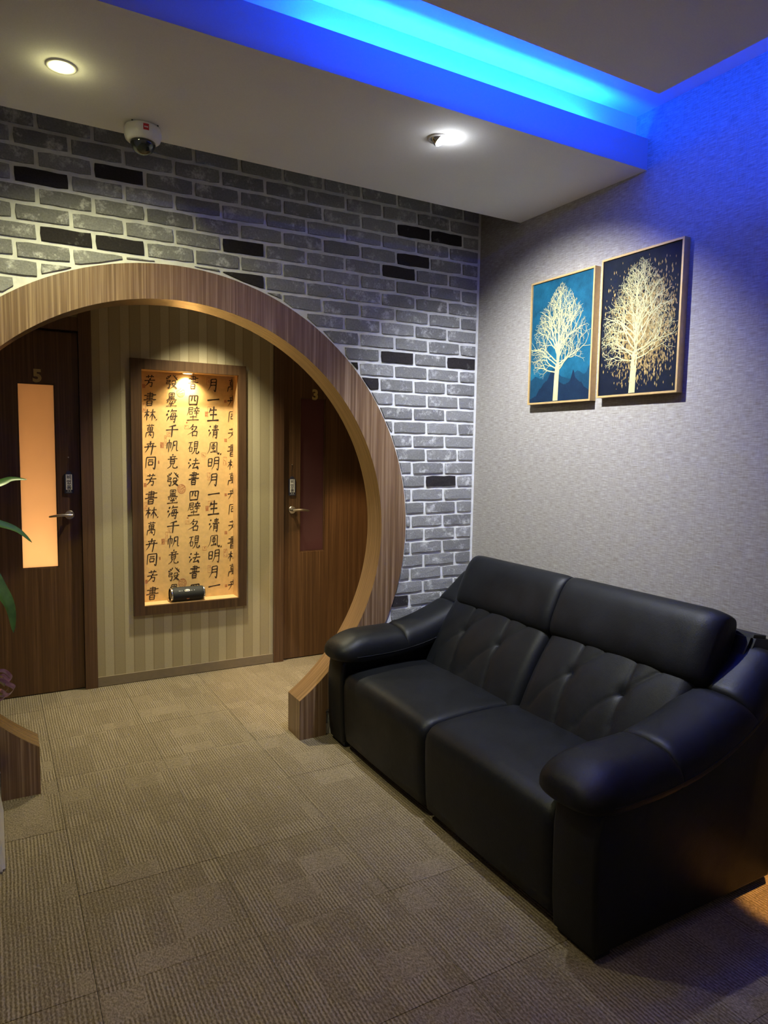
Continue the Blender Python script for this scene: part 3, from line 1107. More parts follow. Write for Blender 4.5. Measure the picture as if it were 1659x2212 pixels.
make_door(1, -0.80, 0.0855, -0.240, -0.042, '5', -0.133, M_PANE5, 0.022, -1, 1.079)
make_door(2, 1.3765, 2.26, 1.508, 1.698, '3', 1.616, M_PANE3, 1.447, 1, 1.068)

# treatment rooms behind the frosted panes
def room(name, x0, x1, mat):
    y0, y1 = D2 + 0.142, D2 + 0.9
    bm = join(box(x0, x1, y1, y1 + 0.02, 0, CZ), box(x0 - 0.02, x0, y0, y1, 0, CZ), box(x1, x1 + 0.02, y0, y1, 0, CZ), box(x0, x1, y0, y1, CZ - 0.02, CZ))
    obj(name, bm, mat, kind='structure')


M_ROOM5 = plain('room_wall_cream', (0.75, 0.62, 0.45), 0.9)
M_ROOM3 = plain('room_wall_rose', (0.50, 0.30, 0.27), 0.9)
room('wall_room_one', -0.85, 0.12, M_ROOM5)
room('wall_room_two', 1.33, 2.3, M_ROOM3)
lamp('room_lamp_light', 'POINT', (-0.18, D2 + 0.62, 0.62), 21.0, (1.0, 0.70, 0.43), size=0.12)
lamp('dim_room_lamp_light', 'POINT', (1.75, D2 + 0.5, 0.55), 2.3, (1.0, 0.72, 0.62), size=0.12)


def door_tag(cx_, cz_, label, sc=1.0):
    ydoor = D2 + 0.012
    w_, h_ = 0.050 * sc, 0.128 * sc
    t = thing('door_tag', label, 'sign', (cx_, ydoor - 0.004, cz_ - h_ / 2), 'door tags')
    hw = w_ / 2
    pts = [(cx_ - hw, cz_ - h_ / 2), (cx_ + hw, cz_ - h_ / 2), (cx_ + hw, cz_ + h_ * 0.40), (cx_ + hw * 0.72, cz_ + h_ * 0.41)]
    for i in range(7):
        a = PI * i / 6
        pts.append((cx_ + hw * 0.62 * math.cos(a), cz_ + h_ * 0.42 + 0.016 * sc * math.sin(a)))
    pts += [(cx_ - hw * 0.72, cz_ + h_ * 0.41), (cx_ - hw, cz_ + h_ * 0.40)]
    obj('tag_board', extrude_poly(pts, 'y', ydoor - 0.0065, ydoor - 0.0005), M_NAVY, t)
    l_ = obj('tag_label', box(cx_ - hw * 0.68, cx_ + hw * 0.68, ydoor - 0.008, ydoor - 0.0066, cz_ - h_ * 0.33, cz_ + h_ * 0.385), M_LABELP, t)
    parts = []
    for i, ch in enumerate('비었음'):
        gv, gf = text_geo(ch, 0.029 * sc, 0.0007)
        parts.append(([(cx_ + a, ydoor - 0.0084, cz_ + h_ * (0.265 - 0.235 * i) + b) for a, b in gv], gf))
    obj('tag_lettering', merge(*parts), M_NAVY, l_)
    dots = []
    for i in range(2):
        x_ = cx_ + (i - 0.4) * 0.013 * sc
        dots.append(([(x_ - .004, ydoor - .0068, cz_ - h_ * .40), (x_ + .003, ydoor - .0068, cz_ - h_ * .40), (x_ + .003, ydoor - .0068, cz_ - h_ * .36), (x_ - .004, ydoor - .0068, cz_ - h_ * .36)], [(0, 1, 2, 3)]))
    for i in range(9):
        x_ = cx_ - hw * 0.6 + i * hw * 0.14
        dots.append(([(x_, ydoor - .0068, cz_ - h_ * .455), (x_ + hw * .09, ydoor - .0068, cz_ - h_ * .455), (x_ + hw * .09, ydoor - .0068, cz_ - h_ * .43), (x_, ydoor - .0068, cz_ - h_ * .43)], [(0, 1, 2, 3)]))
    obj('small_print', merge(*dots), M_GREYMARK, t)
    obj('hanging_cord', tube([(cx_, ydoor - 0.003, cz_ + h_ * 0.5), (cx_ - 0.001, ydoor - 0.002, cz_ + h_ * 0.5 + 0.045), (cx_ + 0.0005, ydoor - 0.003, cz_ + h_ * 0.5 + 0.085)], 0.0009, 6), M_BLACKP, t)
    obj('wall_hook', lathe([(0.004, 0), (0.0035, 0.004)], (cx_, ydoor, cz_ + h_ * 0.5 + 0.087), (0, -1, 0), 10), M_STEEL, t)


door_tag(0.022, 1.272, 'navy hanging tag with white label on the dark door with the glowing amber pane')
door_tag(1.446, 1.234, 'navy hanging tag with white label on the dark door with the dim rose pane')

# ------------------------------------------------------------------ lights as fixtures
def downlight(label, loc, r, power, color, glow, spot, blend, target=None, group='recessed downlights'):
    x_, y_, z_ = loc
    t = thing('downlight', label, 'ceiling light', loc, group)
    obj('trim_ring', lathe([(r * 1.0, 0.004), (r * 1.02, -0.004), (r * 1.28, -0.005), (r * 1.36, 0.0)], loc, (0, 0, 1), 40, False), M_WHITEP, t, smooth=True)
    obj('diffuser', lathe([(r * 1.01, -0.0012), (r * 0.98, -0.0022)], loc, (0, 0, 1), 40), glow, t)
    lamp('downlight_lamp', 'SPOT', (x_, y_, z_ - 0.012), power, color, target or (x_, y_, 0), spot, blend, r * 0.8)
    return t


GLOW_W = emissive('warm_lamp_glow', (1.0, 0.95, 0.72), 9.0)
GLOW_C = emissive('cool_lamp_glow', (0.86, 0.93, 1.0), 60.0)
GLOW_N = emissive('amber_lamp_glow', (1.0, 0.75, 0.38), 12.0)
downlight('round recessed downlight glowing warm yellow on the soffit above the cctv dome', (-0.149, -0.729, ZS), 0.034, 96.0, (1.0, 0.96, 0.52), GLOW_W, 134, 1.0, (0.15, -0.26, 1.2))
lamp('downlight_spill', 'POINT', (-0.149, -0.729, ZS - 0.03), 0.35, (1.0, 0.95, 0.45), size=0.03)
# hung panel lamps (just above the frame)
downlight('round recessed downlight in the hung ceiling panel nearer the sofa', (1.06, -1.95, ZI), 0.04, 24.0, (1.0, 0.82, 0.54), GLOW_W, 90, 1.0, (-0.6, -2.1, 0))
downlight('round recessed downlight in the hung ceiling panel nearer the plant', (-0.35, -1.95, ZI), 0.04, 32.0, (1.0, 0.82, 0.54), GLOW_W, 110, 1.0, (-0.6, -2.2, 0))
downlight('round recessed downlight in the corridor ceiling behind the arch', (0.80, 0.93, CZ), 0.04, 265.0, (1.0, 0.92, 0.62), GLOW_W, 88, 1.0)
downlight('round recessed downlight in the corridor ceiling by the dim rose door', (1.88, 0.70, CZ), 0.04, 150.0, (1.0, 0.70, 0.36), GLOW_W, 52, 0.25)

downlight('round recessed downlight behind the viewer near the left wall', (-1.6, -4.5, ZU), 0.04, 45.0, (1.0, 0.84, 0.62), GLOW_W, 130, 1.0, (-2.2, -5.2, 1.0))  # added fill lamp, bounces off the pale walls to lift the ceilings
downlight('round recessed downlight behind the viewer near the woven wall', (0.6, -4.9, ZU), 0.04, 30.0, (1.0, 0.86, 0.66), GLOW_W, 130, 1.0, (0.5, -5.4, 0.9))  # second added fill lamp, washes the wall behind the viewer for bounce
# gimbal spot aimed at the pictures
gx, gy, gz = 1.137, -0.926, ZS
t = thing('gimbal_spotlight', 'tilted chrome gimbal spotlight on the soffit aimed at the pictures', 'ceiling light', (gx, gy, gz))
obj('trim_ring', lathe([(0.031, 0.004), (0.032, -0.004), (0.040, -0.006), (0.045, 0.0)], (gx, gy, gz), (0, 0, 1), 40, False), M_WHITEP, t, smooth=True)
aim = Vector((2.03, -0.66, 1.22))
ax = (Vector((1.75, -1.48, 1.60)) - Vector((gx, gy, gz))).normalized()
base = Vector((gx, gy, gz + 0.008))
bar = obj('barrel', lathe([(0.020, -0.02), (0.031, -0.012), (0.032, 0.014), (0.029, 0.019)], base, ax, 32), M_CHROME, t, smooth=True, auto=40)
obj('lens', lathe([(0.0285, 0.0185), (0.026, 0.0215)], base, ax, 32), GLOW_C, t)
lamp('gimbal_lamp', 'SPOT', base + ax * 0.03, 232.0, (0.91, 0.95, 1.0), aim, 104, 1.0, 0.012)
lamp('gimbal_spill', 'POINT', base + ax * 0.06, 0.5, (0.90, 0.94, 1.0), size=0.02)

# niche lamp
nx_, ny_ = 0.742, D2 + 0.056
t = thing('niche_downlight', 'small amber downlight set in the niche top', 'ceiling light', (nx_, ny_, NT_))
obj('trim_ring', lathe([(0.030, 0.0), (0.031, -0.005), (0.040, -0.005), (0.043, 0.0)], (nx_, ny_, NT_), (0, 0, 1), 32, False), M_CHROME, t, smooth=True)
obj('diffuser', lathe([(0.030, -0.001), (0.029, -0.003)], (nx_, ny_, NT_), (0, 0, 1), 32), GLOW_N, t)
lamp('niche_lamp', 'SPOT', (nx_, ny_ + 0.014, NT_ - 0.012), 24.0, (1.0, 0.80, 0.45), (nx_, ny_ + 0.03, 1.0), 130, 0.9, 0.02)

# added unseen spot at ceiling height, throws the amber pool beyond the sofa end
lamp('amber_wall_light', 'SPOT', (1.97, -2.15, 2.6), 560.0, (1.0, 0.50, 0.13), (1.95, -1.985, 0.0), 9.0, 0.5, 0.03)

# ------------------------------------------------------------------ cctv dome
cxx, cyy = 0.150, -0.428
t = thing('cctv_camera', 'white dome security camera with dark lens bubble on the ceiling soffit', 'camera', (cxx, cyy, ZS))
obj('camera_housing', lathe([(0.056, 0.0), (0.063, -0.004), (0.066, -0.014), (0.066, -0.034), (0.062, -0.047), (0.052, -0.055), (0.046, -0.056)], (cxx, cyy, ZS), (0, 0, 1), 48), M_WHITEP, t, smooth=True, auto=50)
mdome, ntd, bd = new_mat('smoked_dome')
bd.inputs['Base Color'].default_value = (0.012, 0.014, 0.013, 1)
bd.inputs['Roughness'].default_value = 0.04
bd.inputs['Coat Weight'].default_value = 0.6
nz = noise(ntd, mapped(ntd, (1, 1, 1), 'Object'), 30, 2)
ntd.links.new(ramp(ntd, nz, ((0.4, (0.008, 0.009, 0.009)), (0.6, (0.016, 0.018, 0.017)))), bd.inputs['Base Color'])
dome = [(0.0455 * math.cos(a), -0.056 - 0.043 * math.sin(a)) for a in [PI / 2 * i / 10 for i in range(10)]] + [(0.002, -0.099)]
obj('lens_bubble', lathe(dome, (cxx, cyy, ZS), (0, 0, 1), 40), mdome, t, smooth=True)
# red sticker, curved on the housing and facing the room
sv, sf = [], []
a0 = math.atan2(CAM.y - cyy, CAM.x - cxx) + 0.18
for i in range(5):
    a = a0 + (i - 2) * 0.075
    for zz in (-0.012, -0.034):
        sv.append((cxx + 0.0668 * math.cos(a), cyy + 0.0668 * math.sin(a), ZS + zz))
sf = [(2 * i, 2 * i + 1, 2 * i + 3, 2 * i + 2) for i in range(4)]
stk = obj('red_sticker', (sv, sf), M_RED, t)
q = []
for i in range(3):
    a = a0 + (i - 1) * 0.07
    pts = [(cxx + 0.0671 * math.cos(b), cyy + 0.0671 * math.sin(b), ZS + zz) for b, zz in ((a - .022, -.026), (a + .022, -.026), (a + .022, -.021), (a - .022, -.021))]
    q.append((pts, [(0, 1, 2, 3)]))
obj('sticker_marks', merge(*q), M_WHITEP, stk)
for sgn in (-1, 1):
    obj('housing_screw', lathe([(0.003, 0), (0.003, -0.003)], (cxx + sgn * 0.045, cyy - 0.045, ZS - 0.001), (0, 0, 1), 10), M_BLACKP, t)

# ------------------------------------------------------------------ portable speaker in the niche
SX0, SX1, SY, SR = 0.612, 0.835, D2 + 0.047, 0.046
SZ = NB + SR + 0.001
t = thing('portable_speaker', 'black cylindrical portable speaker standing on the niche shelf', 'speaker', ((SX0 + SX1) / 2, SY, NB))
mfab = plain('speaker_mesh_fabric', (0.010, 0.011, 0.012), 0.7, vary=0.3, vscale=500, bmp=0.5, bscale=900)
L = SX1 - SX0
obj('speaker_body', lathe([(SR * 0.86, 0.004), (SR * 0.96, 0.010), (SR, 0.03), (SR * 1.0, L - 0.03), (SR * 0.96, L - 0.010), (SR * 0.86, L - 0.004)], (SX0, SY, SZ), (1, 0, 0), 40), mfab, t, smooth=True, auto=40)
for xx, sg in ((SX0, -1), (SX1, 1)):
    nm = obj('end_ring', lathe([(SR * 0.90, 0.0), (SR * 0.97, 0.004), (SR * 0.975, 0.012), (SR * 0.90, 0.014)], (xx if sg < 0 else xx - 0.014, SY, SZ), (1, 0, 0), 40, False), M_CHROME, t, smooth=True)
    obj('bass_radiator', lathe([(SR * 0.88, 0.0), (SR * 0.80, -0.002), (SR * 0.3, 0.002)], (xx - sg * 0.004, SY, SZ), (sg, 0, 0), 32), M_BLACKP, t, smooth=True, auto=40)


def on_cyl(xc, ang, pts, rr):
    """small flat marks wrapped on the speaker: pts (dx, ds)"""
    out = []
    for dx, ds in pts:
        a = ang + ds / rr
        out.append((xc + dx, SY - rr * math.cos(a), SZ + rr * math.sin(a)))
    return out


def oval(w_, h_, n=24):
    o_ = []
    for k in range(n):
        a = 2 * PI * k / n
        x_ = math.copysign(abs(math.cos(a)) ** 0.6, math.cos(a)) * w_ / 2
        o_.append((x_, math.sin(a) * h_ / 2))
    return o_


mid = (SX0 + SX1) / 2 - 0.008
badge = obj('badge', (on_cyl(mid, 0.62, oval(0.036, 0.017), SR + 0.0012), [tuple(range(24))]), M_STEEL, t)
marks = []
for dx in (-0.010, -0.004, 0.002, 0.009):
    marks.append((on_cyl(mid + dx, 0.62, [(-0.0018, -0.0035), (0.0018, -0.0035), (0.0018, 0.003), (-0.0018, 0.003)], SR + 0.0016), [(0, 1, 2, 3)]))
obj('badge_lettering', merge(*marks), M_BLACKP, badge)
for dx in (-0.052, -0.045, -0.034, 0.029, 0.046):
    obj('button_symbol', (on_cyl(mid + dx, 0.62, oval(0.006, 0.005, 10), SR + 0.0008), [tuple(range(10))]), M_GREYMARK, t)
halfd = [(-0.010, 0.004), (0.010, 0.004)] + [(0.010 * math.cos(a), 0.004 - 0.010 * math.sin(a)) for a in [PI * i / 8 for i in range(1, 8)]]
obj('emblem', (on_cyl(mid + 0.005, -0.62, halfd, SR + 0.0008), [tuple(range(len(halfd)))]), plain('salmon_print', (0.62, 0.25, 0.12), 0.5), t)
obj('carry_loop', tube([lerp_path([(SX0 + 0.004, SY + 0.01, SZ + 0.040), (SX0 + 0.012, SY + 0.005, SZ + 0.052), (SX0 + 0.032, SY + 0.004, SZ + 0.055), (SX0 + 0.046, SY + 0.006, SZ + 0.044)], i / 12) for i in range(13)], 0.003, 8), M_BLACKP, t, smooth=True)

# ------------------------------------------------------------------ pictures
def tree_print(seed, width, height, to3d, trunk_x=0.47):
    r = random.Random(seed)
    V, Fc = [], []
    lay = [0]

    def quad_strip(pts, w0, w1):
        n = len(pts)
        lay[0] += 1
        b = len(V)
        for i, (x_, y_) in enumerate(pts):
            j0, j1 = max(i - 1, 0), min(i + 1, n - 1)
            dx, dy = pts[j1][0] - pts[j0][0], pts[j1][1] - pts[j0][1]
            L_ = math.hypot(dx, dy) + 1e-9
            ww = w0 + (w1 - w0) * i / (n - 1)
            nx, ny = -dy / L_ * ww / 2, dx / L_ * ww / 2
            for s in (-1, 1):
                V.append(to3d(min(max(x_ + s * nx, 0.002), width - 0.002), min(max(y_ + s * ny, 0.002), height - 0.002), lay[0] * 1.0e-6))
        for i in range(n - 1):
            Fc.append((b + 2 * i, b + 2 * i + 1, b + 2 * i + 3, b + 2 * i + 2))

    def inside(x_, y_):
        # crown: widest low down, narrowing to a rounded top
        q = y_ / height
        prof = ((0.15, 0.30), (0.22, 0.86), (0.34, 1.0), (0.5, 0.97), (0.64, 0.80), (0.77, 0.55), (0.88, 0.28), (0.955, 0.04))
        if q <= prof[0][0] or q >= prof[-1][0]:
            return False
        for (a0, b0), (a1, b1) in zip(prof, prof[1:]):
            if q <= a1:
                half = (b0 + (b1 - b0) * (q - a0) / (a1 - a0)) * 0.5 * width
                return abs(x_ - 0.5 * width) < half * r.uniform(0.93, 1.05)
        return False

    def branch(x_, y_, ang, ln, wd, lvl):
        n = 5
        pts = [(x_, y_)]
        a = ang
        drift = r.uniform(-0.3, 0.3)
        for i in range(n):
            a += drift / n + r.uniform(-0.18, 0.18)
            if lvl <= 1:
                a += (PI / 2 - a) * 0.05
            x_ += math.cos(a) * ln / n
            y_ += math.sin(a) * ln / n
            pts.append((x_, y_))
            if not inside(x_, y_):
                break
        quad_strip(pts, wd, max(wd * 0.5, 0.0007))
        if lvl >= 4 or len(pts) < 3:
            return
        kids = [3, 3, 2, 2][lvl]
        for k in range(kids):
            i = min(len(pts) - 1, 1 + int((k + 1) / kids * (len(pts) - 1)))
            px_, py_ = pts[i]
            side = 1 if (k % 2 == 0) else -1
            branch(px_, py_, a + side * r.uniform(0.3, 0.9), ln * r.uniform(0.5, 0.72), max(wd * 0.55, 0.0009), lvl + 1)

    tx = trunk_x * width
    top = 0.30 * height
    tw = 0.082 * width
    quad_strip([(tx - 0.006, 0.0), (tx - 0.004, top * 0.35), (tx - 0.002, top * 0.7), (tx + 0.003, top)], tw, tw * 0.85)
    for k, (dx, hh, w0) in enumerate(((0.004, 0.90, .5), (-0.10, 0.74, .34), (0.13, 0.78, .36), (0.02, 0.66, .30))):
        x1_ = tx + dx * width
        quad_strip([(tx + 0.003, top * 0.97), (tx + 0.004 + dx * width * 0.22, top + (hh * height - top) * 0.3), (tx + dx * width * 0.6, top + (hh * height - top) * 0.65), (x1_, hh * height)], tw * w0, 0.0012)
    for yy, aa, ll in ((0.235, 2.95, .17), (0.245, 0.22, .18), (0.26, 2.6, .17), (0.27, 0.5, .18), (0.29, 2.8, .22), (0.30, 0.35, .23), (0.32, 2.45, .23), (0.34, 0.68, .24), (0.37, 2.2, .24),
                       (0.38, 0.92, .25), (0.42, 2.5, .20), (0.44, 0.7, .20), (0.46, 2.0, .24), (0.48, 1.12, .25), (0.55, 2.25, .17), (0.57, 0.9, .17), (0.63, 1.95, .17), (0.66, 1.15, .17),
                       (0.74, 2.0, .11), (0.76, 1.1, .11), (0.34, 1.8, .28), (0.36, 1.35, .28)):
        branch(tx + r.uniform(-.004, .006), yy * height, aa + r.uniform(-.08, .08), ll * height * 0.98, 0.0068 if yy < 0.5 else 0.0040, 0)
    return V, Fc


def canvas_mat(name, stops, scale, lo_hi=None):
    m, nt, b = new_mat(name)
    v = mapped(nt, (1, 1, 1))
    f = noise(nt, v, scale, 5, 0.65)
    c = ramp(nt, f, stops)
    f2 = noise(nt, v, 160, 2)
    nt.links.new(mixc(nt, 1.0, c, ramp(nt, f2, ((0.3, (0.85, 0.85, 0.85)), (0.7, (1, 1, 1)))), 'MULTIPLY'), b.inputs['Base Color'])
    b.inputs['Roughness'].default_value = 0.6
    b.inputs['Specular IOR Level'].default_value = 0.12
    return m


M_TEAL = canvas_mat('teal_canvas', ((0.3, (0.005, 0.040, 0.072)), (0.5, (0.008, 0.078, 0.135)), (0.72, (0.014, 0.125, 0.20))), 7)
M_NAVYC = canvas_mat('navy_canvas', ((0.3, (0.004, 0.006, 0.013)), (0.55, (0.006, 0.009, 0.019)), (0.75, (0.012, 0.015, 0.028))), 7)
M_TREE = plain('pale_gold_print', (0.48, 0.45, 0.22), 0.55, spec=0.1, vary=0.10, vscale=40)
M_HILL = canvas_mat('dark_hill_print', ((0.3, (0.006, 0.014, 0.034)), (0.7, (0.009, 0.026, 0.055))), 12)
M_HILL2 = canvas_mat('blue_hill_print', ((0.3, (0.006, 0.036, 0.07)), (0.7, (0.010, 0.055, 0.10))), 12)
M_LEAFG = plain('gold_leaf_print', (0.30, 0.21, 0.075), 0.6, spec=0.1, vary=0.6, vscale=70)


def picture(label, y0, y1, z0, z1, bg, seed, kind_):
    """hangs on the right wall; y0 > y1, image left edge at y0"""
    D = 0.036
    xw, xf_ = R, R - D
    t = thing('framed_picture', label, 'picture', (R - D / 2, (y0 + y1) / 2, z0), 'framed tree pictures')
    b = 0.0085
    bm = bmesh.new()
    def ringv(x_, o_):
        return [bm.verts.new((x_, a, c)) for a, c in ((y0 - o_, z0 + o_), (y1 + o_, z0 + o_), (y1 + o_, z1 - o_), (y0 - o_, z1 - o_))]
    A, B, C_, Dv = ringv(xw - 0.001, 0), ringv(xf_, 0), ringv(xf_, b), ringv(xf_ + 0.010, b)
    for P_, Q_ in ((A, B), (B, C_), (C_, Dv)):
        for k in range(4):
            j = (k + 1) % 4
            bm.faces.new((P_[k], P_[j], Q_[j], Q_[k]))
    bmesh.ops.recalc_face_normals(bm, faces=bm.faces[:])
    obj('picture_frame', bm, M_GOLD, t)
    cy0, cy1, cz0, cz1 = y0 - b - 0.0015, y1 + b + 0.0015, z0 + b + 0.0015, z1 - b - 0.0015
    xc = xf_ + 0.006
    cv = obj('canvas', box(xc, xc + 0.012, cy1, cy0, cz0, cz1), bg, t)
    W_, H_ = cy0 - cy1, cz1 - cz0
    def to3(dep):
        return lambda a, c, e_=0.0: (xc - dep - e_, cy0 - a, cz0 + c)
    if kind_ == 'hills':
        def ridge(pts, dep, mat, nm):
            f3 = to3(dep)
            rr = random.Random(seed + 5)
            fine = []
            for i in range(len(pts) - 1):
                for k in range(6):
                    u = k / 6
                    fine.append((pts[i][0] + (pts[i + 1][0] - pts[i][0]) * u, pts[i][1] + (pts[i + 1][1] - pts[i][1]) * (u * u * (3 - 2 * u)) + rr.uniform(-.004, .004)))
            fine.append(pts[-1])
            v = []
            for a, c in fine:
                v.append(f3(a * W_, 0))
                v.append(f3(a * W_, c * H_))
            obj(nm, (v, [(2 * i, 2 * i + 1, 2 * i + 3, 2 * i + 2) for i in range(len(fine) - 1)]), mat, cv)
        ridge([(0, .19), (.1, .22), (.2, .19), (.32, .24), (.42, .27), (.55, .2), (.68, .17), (.8, .23), (.92, .2), (1, .27)], 0.0004, M_HILL2, 'hill_print')
        ridge([(0, .03), (.1, .05), (.18, .11), (.28, .17), (.38, .24), (.44, .25), (.52, .15), (.6, .13), (.68, .15), (.74, .24), (.78, .17), (.86, .14), (.93, .09), (1, .07)], 0.0008, M_HILL, 'hill_print')
    else:
        rr = random.Random(seed + 9)
        f3 = to3(0.0003)
        v, f = [], []
        n_l = 0
        while n_l < 4200:
            a, c = rr.gauss(0.56, 0.20), rr.gauss(0.47, 0.17)
            if not (0.02 < a < 0.98 and 0.03 < c < 0.97):
                continue
            n_l += 1
            hl = rr.uniform(0.003, 0.009) * (1.4 if rr.random() < 0.15 else 1)
            hw = hl * rr.uniform(0.25, 0.4)
            X_, Z_ = a * W_, c * H_
            bi = len(v)
            for dx, dz in ((0, -hl), (hw, 0), (0, hl), (-hw, 0)):
                v.append(f3(min(max(X_ + dx, 0.001), W_ - .001), min(max(Z_ + dz, 0.001), H_ - .001), n_l * 3e-7))
            f.append((bi, bi + 1, bi + 2, bi + 3))
        o_ = obj('gold_leaf_print', (v, f), M_LEAFG, cv)
        o_['kind'] = 'stuff'
    obj('tree_print', tree_print(seed, W_, H_, to3(0.0013)), M_TREE, cv)


picture('gold framed picture of a pale bare tree on teal with dark hills', -0.479, -0.903, 1.7383, 2.338, M_TEAL, 21, 'hills')
picture('gold framed picture of a pale tree among gold leaves on navy', -0.942, -1.364, 1.7472, 2.350, M_NAVYC, 34, 'leaves')

# ------------------------------------------------------------------ leather sofa
SOFA = thing('leather_sofa', 'black leather two seat sofa with padded arms against the woven wall', 'sofa', (1.57, -0.965, 0.0))
YA, YZ = -0.035, -1.89           # far and near outer sides


def loft(stations, n=28, cap=True):
    """stations: list of closed loops with n points each"""
    v, f = [], []
    for s in stations:
        v += s
    for i in range(len(stations) - 1):
        for k in range(n):
            j = (k + 1) % n
            f.append((i * n + k, i * n + j, (i + 1) * n + j, (i + 1) * n + k))
    if cap:
        c0 = len(v)
        v.append(tuple(sum(p[a] for p in stations[0]) / n for a in range(3)))
        v.append(tuple(sum(p[a] for p in stations[-1]) / n for a in range(3)))
        m = (len(stations) - 1) * n
        for k in range(n):
            j = (k + 1) % n
            f.append((c0, j, k))
            f.append((c0 + 1, m + k, m + j))
    return v, f


def spow(x_, e_):
    return math.copysign(abs(x_) ** e_, x_)


def arm_pad(path, yc, hw, top, bot, end0, end1, sag=0.0):
    """padded arm segment swept along path [(x,z)] of its seam line; rounded over the top, flat below"""
    n = 32
    NS = 26
    st = []
    for i in range(NS + 1):
        t = 0.5 - 0.5 * math.cos(PI * i / NS)
        x_, z_ = lerp_path(path, t)
        x2, z2 = lerp_path(path, min(1, t + 0.01))
        x1, z1 = lerp_path(path, max(0, t - 0.01))
        dx, dz = x2 - x1, z2 - z1
        L_ = math.hypot(dx, dz)
        nx, nz = -dz / L_, dx / L_
        # end taper: end0/end1 = (length of rounding, smallest scale, power)
        s = sw = 1.0
        wmin = 0.30
        for dist, (ln, mn) in ((t, end0), (1 - t, end1)):
            if dist < ln:
                u = 1 - dist / ln
                s *= mn + (1 - mn) * math.sqrt(max(0, 1 - u * u)) ** (1.25 if mn < 0.2 else 1)
                if mn < 0.2:
                    u2 = 1 - min(1, dist / (ln * 0.62))
                    sw *= math.sqrt(max(0, 1 - u2 * u2))
        crown = 1 + sag * math.sin(PI * t)
        loop = []
        for k in range(n):
            a = 2 * PI * k / n
            c, d = math.cos(a), math.sin(a)
            yy = hw * spow(c, 0.72) * (wmin + (1 - wmin) * sw)
            if d >= 0:
                hh = top * spow(d, 0.86) * s * crown
            else:
                hh = bot * spow(d, 0.6) * (0.5 + 0.5 * s)
            loop.append((x_ + nx * hh, yc + yy, z_ + nz * hh))
        st.append(loop)
    return loft(st, n)


PATH = [(1.060, 0.490), (1.150, 0.484), (1.250, 0.484), (1.360, 0.488), (1.445, 0.497), (1.540, 0.513), (1.640, 0.540), (1.740, 0.580), (1.810, 0.617), (1.880, 0.668), (1.960, 0.735), (2.005, 0.775)]


def arm(yc, hw, body0, body1, side):
    # pads: front, middle, rear
    seg = [(PATH[0:5], (0.46, 0.06), (0.10, 0.74), 0.10), (PATH[4:9], (0.10, 0.72), (0.10, 0.74), 0.08), (PATH[8:12], (0.14, 0.70), (0.20, 0.5), 0.05)]
    for pth, e0, e1, sg in seg:
        p = obj('armrest_pad', arm_pad(pth, yc, hw, 0.098, 0.040, e0, e1, sg), M_LEATHER, SOFA, smooth=True)
    # side panel under the pads
    pts = [(1.118, 0.026), (1.108, 0.12), (1.104, 0.24), (1.103, 0.36), (1.112, 0.43), (1.135, 0.470)]
    pts += [(x_, z_ - 0.012) for x_, z_ in PATH[2:]]
    pts += [(2.010, 0.50), (1.99, 0.20), (1.965, 0.026)]
    bm = extrude_poly(pts, 'y', body0, body1)
    bmesh.ops.bevel(bm, geom=[e_ for e_ in bm.edges if abs(e_.verts[0].co.y - e_.verts[1].co.y) < 1e-6], offset=0.016, segments=3, affect='EDGES', profile=0.5)
    obj('arm_panel', bm, M_LEATHER, SOFA, smooth=True, auto=50)
    # piping seam around the pad's lower edge, on both flanks
    for sgn in (-1, 1):
        ps = [lerp_path(PATH[1:11], i / 30) for i in range(31)]
        tv = tube([(a, yc + sgn * hw * 0.995, c + 0.002) for a, c in ps], 0.0022, 6)
        obj('piping', tv, M_LEATHER, SOFA, smooth=True)
    # front foot with chrome edge, and rear foot
    fo = obj('foot', box(1.136, 1.20, min(body0, body1) + 0.02, max(body0, body1) - 0.008, 0.0, 0.030, 0.003), M_BLACKP, SOFA)
    obj('chrome_edge', box(1.131, 1.138, min(body0, body1) + 0.02, max(body0, body1) - 0.008, 0.0225, 0.0265), M_CHROME, fo)
    obj('foot', box(1.86, 1.93, (body0 + body1) / 2 - 0.04, (body0 + body1) / 2 + 0.04, 0.0, 0.036, 0.003), M_BLACKP, SOFA)


arm(-0.163, 0.128, YA - 0.012, -0.208, 1)
arm(-1.768, 0.137, YZ + 0.004, -1.70, -1)

# seat cushions with a waterfall front
def seat(y0, y1):
    prof = [(1.62, 0.395), (1.56, 0.412), (1.45, 0.418), (1.34, 0.416), (1.24, 0.410), (1.17, 0.402), (1.135, 0.390), (1.113, 0.366), (1.106, 0.33), (1.107, 0.26), (1.110, 0.18), (1.114, 0.10),
            (1.122, 0.050), (1.16, 0.042), (1.30, 0.042), (1.62, 0.042)]
    n = len(prof)
    cx_, cz_ = 1.36, 0.23
    st = []
    NS = 20
    for i in range(NS + 1):
        t = 0.5 - 0.5 * math.cos(PI * i / NS)
        y_ = y0 + (y1 - y0) * t
        edge = min(t, 1 - t) * abs(y1 - y0)
        rr_ = 0.035
        ins = 0.0
        if edge < rr_:
            ins = rr_ * 0.62 * (1 - math.sqrt(max(0, 1 - (1 - edge / rr_) ** 2)))
        bulge = 0.010 * math.sin(PI * t)
        loop = []
        for k, (x_, z_) in enumerate(prof):
            tx, tz = x_, z_
            if k < 8:
                tz += bulge - ins
            if 5 < k < 13:
                tx += ins - bulge * 0.5
            loop.append((tx, y_, tz))
        st.append(loop)
    return loft(st, n)


YM = -0.952
obj('seat_cushion', seat(-0.212, YM + 0.001), M_LEATHER, SOFA, smooth=True, auto=70)
obj('seat_cushion', seat(YM - 0.001, -1.698), M_LEATHER, SOFA, smooth=True, auto=70)


